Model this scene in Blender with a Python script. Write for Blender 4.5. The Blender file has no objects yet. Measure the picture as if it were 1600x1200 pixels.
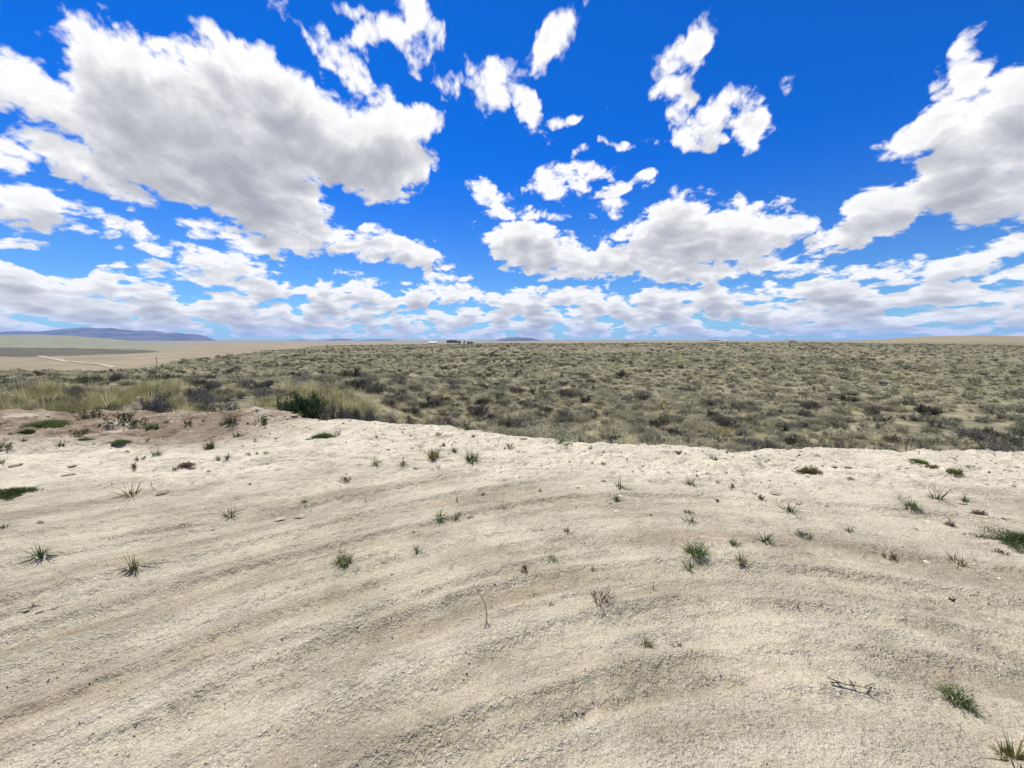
import bpy, math, random
import numpy as np
from mathutils import Vector

random.seed(7)
rng = np.random.default_rng(7)
R = math.radians
scene = bpy.context.scene
COL = scene.collection

# ------------------------------------------------------------------ camera
FPX, PW, PH = 600.0, 1600.0, 1200.0        # focal length in photo pixels, photo size
PITCH = R(6.65)
EYE = 1.6
cam_d = bpy.data.cameras.new('camera')
cam_d.sensor_width = 36.0
cam_d.lens = 36.0 * FPX / PW
cam_d.clip_start = 0.05
cam_d.clip_end = 60000.0
cam = bpy.data.objects.new('camera', cam_d)
COL.objects.link(cam)
cam.location = (0, 0, EYE)
cam.rotation_euler = (R(90) - PITCH, 0, 0)
scene.camera = cam

def ray(px, py):
    X = (px - PW / 2) / FPX
    Y = -(py - PH / 2) / FPX
    c, s = math.cos(PITCH), math.sin(PITCH)
    return np.array([X, c + Y * s, Y * c - s])

def azel(px, py):
    d = ray(px, py)
    d = d / np.linalg.norm(d)
    return math.atan2(d[0], d[1]), math.asin(d[2])

# ------------------------------------------------------------------ sun, exposure
SUN_EL, SUN_AZ = R(65), R(-30)             # azimuth from +Y towards +X
sun_d = bpy.data.lights.new('sun', 'SUN')
sun_d.energy = 5.0
sun_d.angle = R(0.53)
sun_d.color = (1.0, 0.955, 0.89)
sun = bpy.data.objects.new('sun', sun_d)
COL.objects.link(sun)
sv = Vector((math.sin(SUN_AZ) * math.cos(SUN_EL), math.cos(SUN_AZ) * math.cos(SUN_EL), math.sin(SUN_EL)))
sun.rotation_euler = sv.to_track_quat('Z', 'Y').to_euler()
sun.location = (0, 0, 40)
vs = scene.view_settings
vs.view_transform = 'Standard'
vs.look = 'None'
vs.exposure = 0.60
vs.gamma = 1.0
vs.use_curve_mapping = False
scene.cycles.use_denoising = True
scene.cycles.use_adaptive_sampling = True
scene.cycles.adaptive_threshold = 0.015
scene.cycles.max_bounces = 6
scene.cycles.diffuse_bounces = 2
scene.cycles.transparent_max_bounces = 8
scene.cycles.volume_bounces = 0

# ------------------------------------------------------------------ node helper
class NT:
    def __init__(self, tree):
        self.t = tree
        self.n = tree.nodes
        self.l = tree.links
    def node(self, typ, **kw):
        nd = self.n.new(typ)
        for k, v in kw.items():
            setattr(nd, k, v)
        return nd
    def put(self, sock, v):
        if v is None:
            return
        if isinstance(v, bpy.types.NodeSocket):
            self.l.new(v, sock)
        else:
            sock.default_value = v
    def m(self, op, a, b=None, c=None, clamp=False):
        nd = self.node('ShaderNodeMath', operation=op, use_clamp=clamp)
        for i, v in enumerate((a, b, c)):
            self.put(nd.inputs[i], v)
        return nd.outputs[0]
    def v(self, op, a, b=None, scale=None):
        nd = self.node('ShaderNodeVectorMath', operation=op)
        self.put(nd.inputs[0], a)
        if b is not None:
            self.put(nd.inputs[1], b)
        if scale is not None:
            self.put(nd.inputs['Scale'], scale)
        return nd.outputs['Value'] if op in ('LENGTH', 'DOT_PRODUCT', 'DISTANCE') else nd.outputs[0]
    def xyz(self, a, b, c):
        nd = self.node('ShaderNodeCombineXYZ')
        for i, v in enumerate((a, b, c)):
            self.put(nd.inputs[i], v)
        return nd.outputs[0]
    def sep(self, a):
        nd = self.node('ShaderNodeSeparateXYZ')
        self.put(nd.inputs[0], a)
        return nd.outputs
    def noise(self, vec, scale, detail=4, rough=0.5, lac=2.0, color=False, dist=0.0, dim='3D'):
        nd = self.node('ShaderNodeTexNoise', noise_dimensions=dim)
        if vec is not None:
            self.put(nd.inputs['Vector'], vec)
        self.put(nd.inputs['Scale'], scale)
        nd.inputs['Detail'].default_value = detail
        nd.inputs['Roughness'].default_value = rough
        nd.inputs['Lacunarity'].default_value = lac
        nd.inputs['Distortion'].default_value = dist
        return nd.outputs['Color'] if color else nd.outputs[0]
    def vor(self, vec, scale, feature='F1', out='Distance', rand=1.0, smooth=None):
        nd = self.node('ShaderNodeTexVoronoi', feature=feature)
        if vec is not None:
            self.put(nd.inputs['Vector'], vec)
        self.put(nd.inputs['Scale'], scale)
        nd.inputs['Randomness'].default_value = rand
        if smooth is not None:
            nd.inputs['Smoothness'].default_value = smooth
        return nd.outputs[out]
    def ramp(self, f, a, b, ca=0.0, cb=1.0, smooth=True):
        nd = self.node('ShaderNodeMapRange', interpolation_type='SMOOTHSTEP' if smooth else 'LINEAR')
        self.put(nd.inputs[0], f)
        for i, v in zip((1, 2, 3, 4), (a, b, ca, cb)):
            self.put(nd.inputs[i], v)
        return nd.outputs[0]
    def mix(self, f, a, b, mode='MIX'):
        nd = self.node('ShaderNodeMix', data_type='RGBA', blend_type=mode)
        self.put(nd.inputs[0], f)
        self.put(nd.inputs[6], a)
        self.put(nd.inputs[7], b)
        return nd.outputs[2]
    def attr(self, name, out='Fac'):
        nd = self.node('ShaderNodeAttribute', attribute_name=name)
        return nd.outputs[out]

def c4(r, g, b):
    return (r, g, b, 1.0)

# ------------------------------------------------------------------ world: clear blue sky with fair-weather cumulus
world = bpy.data.worlds.new('World')
scene.world = world
world.use_nodes = True
world.cycles.sampling_method = 'NONE'
W = NT(world.node_tree)
W.n.clear()
w_out = W.node('ShaderNodeOutputWorld')
w_bg = W.node('ShaderNodeBackground')
w_bg.inputs['Strength'].default_value = 0.07
W.l.new(w_bg.outputs[0], w_out.inputs[0])
w_sky = W.node('ShaderNodeTexSky')
w_sky.sky_type = 'NISHITA'
w_sky.sun_disc = False
w_sky.sun_elevation = SUN_EL
w_sky.sun_rotation = SUN_AZ
w_sky.altitude = 1800.0
w_sky.air_density = 1.0
w_sky.dust_density = 0.3
w_sky.ozone_density = 3.0

# every cloud as a few soft ellipses in azimuth / elevation: px, py, half width, half height, tilt, thickness
BLOBS = [
    (215, 150, 140, 60, -14, 1.3), (330, 195, 225, 90, -16, 1.7), (480, 212, 200, 102, -14, 1.8),
    (570, 235, 125, 96, -6, 1.6), (250, 250, 195, 66, -22, 1.5), (370, 300, 220, 62, -20, 1.6),
    (470, 345, 110, 38, -10, .9), (610, 165, 78, 40, -8, .8), (150, 225, 60, 34, -30, .7),
    (15, 125, 72, 46, -10, .9), (5, 245, 50, 24, -15, .6), (60, 325, 150, 36, -12, .9), (160, 352, 80, 22, -8, .7),
    (5, 382, 56, 10, -4, .6), (330, 402, 92, 24, -8, .8), (340, 438, 92, 18, -4, .8), (390, 375, 70, 20, -12, .7),
    (612, 388, 72, 26, -8, .75), (682, 412, 36, 22, -25, .65),
    (152, 20, 18, 16, -50, .35), (368, 6, 24, 10, -20, .35),
    (530, 85, 60, 30, -12, .6), (460, 55, 40, 12, -25, .35), (610, 35, 66, 26, 12, .55), (655, 50, 34, 40, 60, .5), (570, 8, 50, 14, 0, .45),
    (745, 110, 62, 34, 4, .65), (770, 150, 40, 36, 45, .6), (855, 72, 44, 30, 42, .6), (822, 168, 24, 22, -50, .55), (888, 180, 32, 9, 12, .45),
    (1078, 62, 32, 28, 38, .8),
    (1035, 130, 30, 40, 70, .6), (1060, 175, 50, 30, -40, .6), (1120, 180, 56, 38, 10, .75), (1185, 190, 30, 32, -40, .6), (1100, 225, 62, 16, -8, .6),
    (896, 247, 18, 11, 0, .5), (948, 229, 26, 8, -10, .4), (950, 155, 14, 11, -30, .4), (1258, 118, 14, 12, 35, .35), (1195, 178, 10, 7, 0, .3),
    (880, 293, 58, 24, -6, .65), (965, 296, 44, 9, 6, .5), (770, 305, 26, 15, -10, .45), (830, 335, 62, 14, -4, .65), (955, 325, 30, 14, 20, .4),
    (1085, 372, 172, 54, 2, 1.6), (1060, 335, 70, 36, 10, .9), (1195, 365, 62, 42, -8, .9), (840, 388, 92, 44, -8, 1.3), (1000, 405, 150, 36, 2, 1.3), (1100, 425, 150, 18, 0, .8),
    (1170, 312, 44, 10, -10, .35),
    (1610, 190, 150, 125, 38, 1.7), (1515, 262, 120, 78, 30, 1.6), (1580, 310, 115, 50, 0, 1.5), (1375, 335, 100, 44, 14, 1.4), (1310, 368, 64, 24, 6, .8),
    (1440, 205, 62, 34, 25, .7), (1485, 190, 80, 66, 35, 1.2), (150, 268, 110, 40, -18, 1.1), (1525, 95, 34, 26, 35, .6),
    (1385, 424, 66, 26, 4, .85), (1500, 415, 84, 30, 8, .9), (1575, 388, 56, 22, 12, .8),
    (100, 456, 170, 22, -3, .75), (560, 440, 46, 12, -3, .55), (690, 456, 80, 13, -2, .6), (540, 468, 90, 16, 0, .65), (860, 466, 100, 16, 2, .7),
    (1080, 464, 150, 15, -1, .75), (1480, 462, 130, 18, 5, .75), (1230, 480, 40, 9, 0, .5),
]

def blob_group(name, blobs):
    g = bpy.data.node_groups.new(name, 'ShaderNodeTree')
    g.interface.new_socket('Coord', in_out='INPUT', socket_type='NodeSocketVector')
    g.interface.new_socket('Value', in_out='OUTPUT', socket_type='NodeSocketFloat')
    G = NT(g)
    gi = G.node('NodeGroupInput')
    go = G.node('NodeGroupOutput')
    gx, gy, _gz = G.sep(gi.outputs[0])
    v1 = G.xyz(gx, gy, 1.0)
    v2 = G.xyz(G.m('MULTIPLY', gx, gx), G.m('MULTIPLY', gx, gy), G.m('MULTIPLY', gy, gy))
    acc = None
    for i, (px, py, rx, ry, rot, th) in enumerate(blobs):
        if i and i % 16 == 0:      # chains the batches so that few values are alive at once
            nd = []
            for v in (v1, v2):
                n_ = G.node('ShaderNodeVectorMath', operation='MULTIPLY_ADD')
                G.l.new(acc, n_.inputs[0]); n_.inputs[1].default_value = (1e-9, 1e-9, 1e-9); G.l.new(v, n_.inputs[2])
                nd.append(n_.outputs[0])
            v1, v2 = nd
        a0, e0 = azel(px, py)
        a1, _ = azel(px + rx, py); a2, _ = azel(px - rx, py)
        _, e1 = azel(px, py - ry); _, e2 = azel(px, py + ry)
        fit = 0.95 if th >= 0.9 else 1.1
        ra, re = abs(a1 - a2) / 2 * fit, abs(e1 - e2) / 2 * fit
        c, sn = math.cos(R(rot)), math.sin(R(rot))
        # th * (1 - u^2 - v^2) with u, v the rotated and scaled offsets, written out as a polynomial
        M = np.array([[c / ra, sn / ra], [-sn / re, c / re]])
        Q = M.T @ M
        p0 = np.array([a0, e0])
        lin = 2 * Q @ p0 * th
        k1 = (lin[0], lin[1], th * (1 - p0 @ Q @ p0))
        k2 = (-th * Q[0, 0], -2 * th * Q[0, 1], -th * Q[1, 1])
        v = G.m('ADD', G.v('DOT_PRODUCT', v1, k1), G.v('DOT_PRODUCT', v2, k2))
        acc = v if acc is None else G.m('MAXIMUM', acc, v)
    G.l.new(acc, go.inputs[0])
    return g

w_dir = W.v('NORMALIZE', W.node('ShaderNodeTexCoord').outputs['Generated'])
BG = {True: blob_group('cloud_shapes', BLOBS), False: blob_group('cloud_bodies', [b for b in BLOBS if b[5] >= 0.75])}

def cloud_field(up, full):
    """cloud thickness (fine and smooth) seen in the direction w_dir raised by `up` radians"""
    dx, dy, dz = W.sep(w_dir)
    az = W.m('ARCTAN2', dx, dy)
    el = W.m('ARCSINE', dz)
    if up:
        el = W.m('ADD', el, W.m('MULTIPLY_ADD', W.m('MAXIMUM', dz, 0.0), up, 0.012))   # small far clouds shade over a shorter way
    z = W.m('SINE', W.m('MAXIMUM', el, -0.02))
    # position on a cloud deck above the land: features shrink towards the horizon
    h = W.m('MINIMUM', W.m('MULTIPLY', W.m('COSINE', el), 2.0), 1.0)
    sa, ca = W.m('SINE', az), W.m('COSINE', az)
    k = W.m('DIVIDE', h, W.m('ADD', z, 0.33))
    q = W.xyz(W.m('MULTIPLY', sa, k), W.m('MULTIPLY', ca, k), 0.0)
    wn = W.noise(q, 3.6, 4 if full else 1, 0.55, color=True, dim='2D')
    wv = W.v('SUBTRACT', wn, (0.5, 0.5, 0.5))
    soft = W.m('ADD', W.m('MULTIPLY', z, 0.85), 0.08)      # edges wander less in the small far clouds
    cv = W.v('ADD', W.xyz(az, el, 0.0), W.v('MULTIPLY', W.v('SCALE', wv, scale=soft), (0.38, 0.30, 0.0)))
    gn = W.node('ShaderNodeGroup', node_tree=BG[full])
    W.l.new(cv, gn.inputs[0])
    b = W.m('MAXIMUM', gn.outputs[0], -0.9)
    # the same kind of clouds all round, and rows of small ones towards the horizon
    out = W.m('MAXIMUM', W.ramp(W.m('ABSOLUTE', az), 0.95, 1.25), W.ramp(el, 0.68, 0.9))
    cov = W.noise(q, 1.3, 1, 0.5, dim='2D')
    b = W.m('MAXIMUM', b, W.m('MULTIPLY_ADD', out, 2.2, W.m('MULTIPLY_ADD', cov, 6.0, -5.25)))
    rows = W.noise(W.v('ADD', W.v('SCALE', q, scale=2.0), (3.7, 1.9, 0.0)), 2.6, 2, 0.5, dim='2D')
    lo = W.m('MULTIPLY', W.ramp(el, 0.17, 0.085), W.ramp(el, -0.01, 0.012))
    b = W.m('SMOOTH_MAX', b, W.m('MULTIPLY_ADD', rows, 7.0, W.m('MULTIPLY_ADD', lo, 3.3, -5.85)), 0.15)
    qw = W.v('ADD', q, W.v('SCALE', wv, scale=0.10))
    lowf = W.m('MULTIPLY_ADD', W.noise(qw, 5.5, 1, 0.5, dim='2D'), 1.8, -0.9)
    n1 = W.noise(qw, 12.0, 7 if full else 3, 0.62, dim='2D')
    # cauliflower puffs: creased noise, bulging upwards
    n2 = W.m('ABSOLUTE', W.m('SUBTRACT', W.noise(qw, 9.0, 3 if full else 0, 0.55, dim='2D'), 0.5))
    f = W.m('MULTIPLY_ADD', n1, 2.2, -1.10)
    f = W.m('MULTIPLY_ADD', n2, 2.2, W.m('ADD', f, -0.22))
    return W.m('ADD', W.m('ADD', b, lowf), f)

t0 = cloud_field(0.0, True)
t1 = cloud_field(0.10, False)
alpha = W.ramp(t0, -0.12, 0.50)
dens = W.m('MAXIMUM', t0, 0.0)
above = W.m('MAXIMUM', t1, 0.0)
tau = W.m('MULTIPLY_ADD', above, 0.66, W.m('MULTIPLY', dens, 0.24))
lit = W.m('EXPONENT', W.m('MULTIPLY', tau, W.ramp(W.sep(w_dir)[2], 0.0, 0.28, -0.6, -1.0)))   # small far clouds are thinner
cloud = W.mix(W.ramp(lit, 0.14, 0.84, smooth=False), c4(3.9, 4.0, 4.5), c4(9.7, 9.65, 9.6))
# sky blue: Nishita, deepened
blue = W.mix(1.0, w_sky.outputs[0], c4(0.004, 0.60, 1.55), 'MULTIPLY')
pale = W.ramp(W.sep(w_dir)[2], 0.0, 0.42, 1.0, 0.0)
blue = W.mix(pale, blue, W.mix(1.0, w_sky.outputs[0], c4(0.52, 0.86, 1.12), 'MULTIPLY'))
w_col = W.mix(alpha, blue, cloud)
W.l.new(w_col, w_bg.inputs['Color'])

# ================================================================== tools
def sstep(a, b, x):
    t = np.clip((np.asarray(x, float) - a) / (b - a), 0, 1)
    return t * t * (3 - 2 * t)

def _hash(ix, iy, seed):
    h = (ix.astype(np.int64) * 374761393 + iy.astype(np.int64) * 668265263 + seed * 974634777) & 0xFFFFFFFF
    h = ((h ^ (h >> 13)) * 1274126177) & 0xFFFFFFFF
    h = ((h ^ (h >> 16)) * 2246822519) & 0xFFFFFFFF
    return ((h ^ (h >> 15)) & 0xFFFF) / 65535.0

def vnoise(x, y, seed=0):
    x = np.asarray(x, float); y = np.asarray(y, float)
    fx, fy = np.floor(x), np.floor(y)
    ix, iy = fx.astype(np.int64), fy.astype(np.int64)
    tx, ty = x - fx, y - fy
    tx = tx * tx * (3 - 2 * tx); ty = ty * ty * (3 - 2 * ty)
    a = _hash(ix, iy, seed); b = _hash(ix + 1, iy, seed)
    c = _hash(ix, iy + 1, seed); d = _hash(ix + 1, iy + 1, seed)
    return (a + (b - a) * tx) * (1 - ty) + (c + (d - c) * tx) * ty - 0.5

def fbm(x, y, oct_=4, seed=0, rough=0.5):
    s, a, n = 0.0, 1.0, 0.0
    for i in range(oct_):
        s = s + a * vnoise(x * 2 ** i + 17.3 * i, y * 2 ** i - 9.1 * i, seed + i)
        n += a; a *= rough
    return s / n

def link(name, me, parent=None):
    o = bpy.data.objects.new(name, me)
    COL.objects.link(o)
    if parent is not None:
        o.parent = parent
    return o

def tag(o, label=None, cat=None, group=None, kind=None):
    for k, v in (('label', label), ('category', cat), ('group', group), ('kind', kind)):
        if v is not None:
            o[k] = v
    return o

def mesh_from(name, verts, faces, mats, idx=None, smooth=False):
    """faces: one (n,k) array, or a list of them"""
    me = bpy.data.meshes.new(name)
    if not isinstance(faces, list):
        faces = [faces]
    faces = [f for f in faces if len(f)]
    verts = np.asarray(verts, np.float32)
    me.vertices.add(len(verts)); me.vertices.foreach_set('co', verts.ravel())
    tot = np.concatenate([np.full(len(f), f.shape[1]) for f in faces])
    loops = np.concatenate([np.asarray(f).ravel() for f in faces])
    me.loops.add(len(loops)); me.loops.foreach_set('vertex_index', loops.astype(np.int32))
    me.polygons.add(len(tot))
    me.polygons.foreach_set('loop_start', np.concatenate([[0], np.cumsum(tot)[:-1]]).astype(np.int32))
    if idx is not None:
        me.polygons.foreach_set('material_index', np.asarray(idx, np.int32))
    me.polygons.foreach_set('use_smooth', np.full(len(tot), bool(smooth)))
    for m in (mats if isinstance(mats, (list, tuple)) else [mats]):
        me.materials.append(m)
    me.update(calc_edges=True)
    me.validate()
    return me

def fattr(me, name, vals):
    a = me.attributes.new(name, 'FLOAT', 'POINT')
    a.data.foreach_set('value', np.asarray(vals, np.float32).ravel())

def vattr(me, name, vals):
    a = me.attributes.new(name, 'FLOAT_VECTOR', 'POINT')
    a.data.foreach_set('vector', np.asarray(vals, np.float32).ravel())

def grid_faces(nu, nv):
    i = np.arange(nu - 1)[:, None] * nv + np.arange(nv - 1)[None, :]
    i = i.ravel()
    return np.stack([i, i + nv, i + nv + 1, i + 1], 1)

class Parts:
    """collects vertices and quads / triangles, with a material slot for each"""
    def __init__(self):
        self.v, self.q, self.t, self.qm, self.tm, self.n = [], [], [], [], [], 0
    def add(self, v, f, mat=0):
        v = np.asarray(v, float); f = np.asarray(f, int)
        if f.shape[1] == 4:
            self.q.append(f + self.n); self.qm += [mat] * len(f)
        else:
            self.t.append(f + self.n); self.tm += [mat] * len(f)
        self.v.append(v); self.n += len(v)
    def mesh(self, name, mats, smooth=False):
        fs, ix = [], []
        if self.q: fs.append(np.concatenate(self.q)); ix += self.qm
        if self.t: fs.append(np.concatenate(self.t)); ix += self.tm
        return mesh_from(name, np.concatenate(self.v), fs, mats, ix, smooth)

def box(P, x0, x1, y0, y1, z0, z1, mat=0):
    v = [(x, y, z) for x in (x0, x1) for y in (y0, y1) for z in (z0, z1)]
    P.add(v, [(0, 1, 3, 2), (4, 6, 7, 5), (0, 4, 5, 1), (2, 3, 7, 6), (0, 2, 6, 4), (1, 5, 7, 3)], mat)

def new_mat(name):
    m = bpy.data.materials.new(name)
    m.use_nodes = True
    T = NT(m.node_tree)
    b = m.node_tree.nodes['Principled BSDF']
    b.inputs['Roughness'].default_value = 0.9
    b.inputs['Specular IOR Level'].default_value = 0.15
    return m, T, b

def plain_mat(name, col, rough=0.85, var=0.12, scale=3.0):
    m, T, b = new_mat(name)
    n = T.noise(T.node('ShaderNodeTexCoord').outputs['Object'], scale, 4)
    lo = tuple(c * (1 - var) for c in col); hi = tuple(min(1, c * (1 + var)) for c in col)
    T.put(b.inputs['Base Color'], T.mix(n, c4(*lo), c4(*hi)))
    b.inputs['Roughness'].default_value = rough
    return m

def leaf_mat(name, ca, cb, transl=0.35, inst_var=0.35):
    """thin leaf or blade: two tones picked leaf by leaf, some light passing through"""
    m = bpy.data.materials.new(name)
    m.use_nodes = True
    T = NT(m.node_tree)
    T.n.clear()
    out = T.node('ShaderNodeOutputMaterial')
    geo = T.node('ShaderNodeNewGeometry')
    oi = T.node('ShaderNodeObjectInfo')
    col = T.mix(geo.outputs['Random Per Island'], c4(*ca), c4(*cb))
    k = T.ramp(oi.outputs['Random'], 0, 1, 1 - inst_var, 1 + inst_var, smooth=False)
    col = T.v('SCALE', col, scale=k)
    d = T.node('ShaderNodeBsdfDiffuse'); T.put(d.inputs[0], col)
    t = T.node('ShaderNodeBsdfTranslucent'); T.put(t.inputs[0], col)
    mx = T.node('ShaderNodeMixShader'); mx.inputs[0].default_value = transl
    T.l.new(d.outputs[0], mx.inputs[1]); T.l.new(t.outputs[0], mx.inputs[2])
    T.l.new(mx.outputs[0], out.inputs[0])
    return m

# ================================================================== lie of the land
def px_az(px):
    return azel(px, 533)[0]

def down(px, py):
    """how far a sight line through that pixel falls per metre of plan distance"""
    d = ray(px, py)
    return -d[2] / math.hypot(d[0], d[1])

# far edge of the dirt pad, found by letting the sight lines meet the level pad
_rim = []
for px, py in [(0, 650), (100, 652), (200, 650), (300, 649), (370, 645), (425, 644), (460, 651), (500, 660), (560, 661), (640, 667), (700, 672),
               (760, 680), (800, 683), (860, 687), (890, 691), (920, 696), (1000, 698), (1100, 703), (1150, 707), (1300, 706), (1450, 707), (1600, 710)]:
    d = ray(px, py)
    t = EYE / -d[2]
    _rim.append((d[0] * t, d[1] * t))
_rim = np.array(sorted(_rim))

def rim_y(x):
    x = np.asarray(x, float)
    return np.interp(x, _rim[:, 0], _rim[:, 1]) + 0.22 * fbm(x * 1.6, x * 0 + 3.1, 4, 21) 

def track_coords(x, y):
    r = np.hypot(x, y)
    # wide turning arcs, highest a little right of the middle, flattening out towards the rim
    k = 0.155 - 0.085 * sstep(2.0, 6.0, r)
    s = y + k * (x - 1.1) ** 2 / (1 + 0.05 * np.abs(x - 1.1)) + 0.05 * (1.1 - x) + 0.10 * fbm(x * 0.7, y * 0.7, 2, 61)
    return s, x * 1.05 + 0.15 * y

def pad_inside(x, y):
    return np.minimum(np.minimum(rim_y(x) - y, 17 - np.abs(x)), y + 9)

def rough_zone(x, y):
    """the clawed-up soil at the left end of the rim"""
    return sstep(-3.2, -5.2, x) * sstep(5.0, 6.3, y + 0.25 * (x + 5) * 0.3 + 0.6 * fbm(x * 0.8, y * 0.8, 3, 5))

def pad_z(x, y, fine=True):
    x = np.asarray(x, float); y = np.asarray(y, float)
    s, a = track_coords(x, y)
    ins = pad_inside(x, y)
    z = 0.07 * fbm(x * 0.5, y * 0.5, 3, 1)
    rut = vnoise(s * 2.3, a * 0.30, 2) * 0.018 + vnoise(s * 6.0, a * 0.9, 3) * 0.022
    z = z + rut * sstep(7.5, 5.0, s)
    z = z + 0.10 * fbm(x * 1.3, y * 1.3, 3, 4) * sstep(1.6, 0.3, ins)          # uneven lip
    rz = rough_zone(x, y)
    z = z + rz * (0.20 * fbm(x * 0.9 + y * .4, y * 1.7, 3, 6) + 0.03)
    if fine:
        far = sstep(3.0, 5.2, y)
        z = z + 0.034 * fbm(x * 6, y * 8, 4, 7, 0.62) * (0.55 + 1.3 * far + 1.8 * rz)
        # crust broken into low plates, more and higher towards the rim
        wx, wy = x + 0.25 * fbm(x * 3, y * 3, 2, 13), y + 0.2 * fbm(x * 3, y * 3, 2, 14)
        pl = np.floor((vnoise(wx * 1.7 + 0.3 * wy, wy * 3.6, 8) + 0.5 + 0.25 * vnoise(wx * 5, wy * 9, 15)) * 6) / 6
        z = z + (0.018 + 0.050 * far + 0.06 * rz) * pl * sstep(1.8, 3.6, s + 0.8 * vnoise(x * .8, y * .8, 16))
        # shrinkage cracks
        cr = np.minimum(np.abs(vnoise(wx * 1.5 + 0.4 * wy, wy * 3.0, 19)) / 0.05, np.abs(vnoise(wx * 2.6 - 0.5 * wy, wy * 2.2, 20)) / 0.035)
        z = z - 0.030 * sstep(1.0, 0.2, cr) * far * sstep(-0.1, 0.1, vnoise(x * 0.7, y * 0.9, 22)) * (ins > 0.05)
        # broken steps along the wheel tracks
        st = vnoise(s * 4.6 + 0.5 * vnoise(x * 3, y * 3, 11), a * 0.8, 9) + 0.35 * vnoise(s * 14, a * 3.0, 17)
        z = z + 0.020 * sstep(0.06, 0.11, st) * sstep(6.5, 4.5, s) * sstep(-0.15, 0.1, vnoise(x * 0.9, y * 0.9, 18))
        # tyre lugs in two of the tracks
        for s0, wd, per in ((1.30, 0.10, 0.08), (1.72, 0.11, 0.085), (2.05, 0.09, 0.08), (2.45, 0.12, 0.085), (2.88, 0.10, 0.09), (3.25, 0.13, 0.10), (3.70, 0.11, 0.10), (4.1, 0.14, 0.11), (4.55, 0.12, 0.12), (4.95, 0.14, 0.12)):
            u_ = s - s0 - 0.05 * np.sin(a * 0.8 + s0 * 3)
            band = sstep(wd, wd * 0.6, np.abs(u_)) * sstep(-0.10, 0.12, vnoise(a * 0.45 + s0 * 9, s0 + 0 * a, 12))
            here = sstep(-0.22, 0.05, vnoise(a * 0.3 + s0 * 5, s0 * 3 + 0 * a, 23))
            z = z + here * (0.011 * np.exp(-((np.abs(u_) - wd) / 0.028) ** 2) - 0.013 * sstep(wd, wd * 0.7, np.abs(u_)))
            z = z + 0.015 * band * (sstep(-0.4, 0.4, np.sin(a * 2 * math.pi / per + 26 * np.abs(u_))) - 0.9)
    z = z - np.where(ins < 0, -ins * 0.62 + 0.25 * sstep(0, -0.5, ins) - 0.12 * np.minimum(-ins, 0.3), 0)
    return z

_edge = [(px_az(p), p, q) for p, q in [(-300, 580), (0, 580), (150, 579.5), (200, 577.5), (235, 573), (330, 560), (420, 546), (520, 542), (600, 541), (800, 540), (900, 537), (1000, 535), (1200, 535), (1300, 537), (1600, 538), (1900, 538)]]
_edge_az = np.array([e[0] for e in _edge]); _edge_r = np.array([3.1 / down(min(max(e[1], 0), 1600), e[2]) for e in _edge])
_hp = [(-300, 524), (0, 523), (60, 523), (100, 524), (170, 529), (250, 536), (300, 538), (360, 538.5), (450, 537), (700, 537), (760, 535.5), (850, 533.5), (900, 533), (1100, 532), (1200, 533), (1250, 534), (1300, 534), (1380, 530), (1440, 525.5), (1500, 524.5), (1600, 525), (1900, 526)]
_hp_az = np.array([px_az(p) for p, q in _hp]); _hp_d = np.array([down(min(max(p, 0), 1600), q) for p, q in _hp])
_vl_az = np.array([px_az(p) for p in (230, 330, 480, 640)]); _vl_d = np.array([11.0, 10.0, 3.0, 0.0])

_rs_az = np.array([px_az(p) for p in (420, 520, 700, 850, 1000, 1250, 1450, 1600)]); _rs_w = np.array([0.0, 0.3, 0.4, 0.8, 1.0, 1.0, 0.8, 0.7])

def brush_edge(az):
    return np.interp(az, _edge_az, _edge_r)

def ground_z(x, y):
    x = np.asarray(x, float); y = np.asarray(y, float)
    r = np.hypot(x, y) + 1e-6
    az = np.arctan2(x, y)
    near = -1.35 + 1.0 * sstep(-1.0, -6.5, x) * sstep(32, 15, y)
    z = near + (-1.5 + 1.35) * sstep(12, 40, r) - 0.75 * sstep(9, 17, r) * sstep(60, 22, r) * sstep(-9, 1, x)
    z = z + 0.22 * fbm(x * 0.22, y * 0.22, 3, 31) * sstep(5, 10, r) * sstep(400, 60, r)
    z = z + 1.5 * fbm(x * 0.012, y * 0.020, 2, 34) * sstep(40, 90, r) * sstep(700, 250, r) + 1.1 * fbm(x * 0.022, y * 0.030, 3, 32) * sstep(15, 50, r) * sstep(700, 150, r)
    drop = np.interp(az, _vl_az, _vl_d)
    z = z + 1.35 * np.interp(az, _rs_az, _rs_w) * np.exp(-((r - 150) / 75) ** 2)      # the plain swells to a low crest
    e = brush_edge(az)
    z = z - drop * sstep(0, 70, r - e)
    left = sstep(px_az(420), px_az(260), az)
    rt = 1300 + 800 * left
    zt = EYE - np.interp(az, _hp_az, _hp_d) * rt
    t = left * sstep(880, 2100, r) + (1 - left) * np.clip((r - 220) / 1080, 0, 1)
    z = z * (1 - t) + zt * t
    z = z + np.where(r > rt, np.maximum(-0.03 * (r - rt), -30 - zt), 0)
    z = z + 1.2 * fbm(x * 0.006, y * 0.006, 3, 33) * sstep(300, 1000, r) * sstep(6000, 1500, r)
    z = np.where(r < 5, np.minimum(z, -0.9), z)
    return z

def surf_z(x, y):
    """plain, or the spilled flank of the pad where that lies higher"""
    return np.where(np.asarray(y) < 14, np.maximum(ground_z(x, y), pad_z(x, y, False)), ground_z(x, y))

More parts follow.
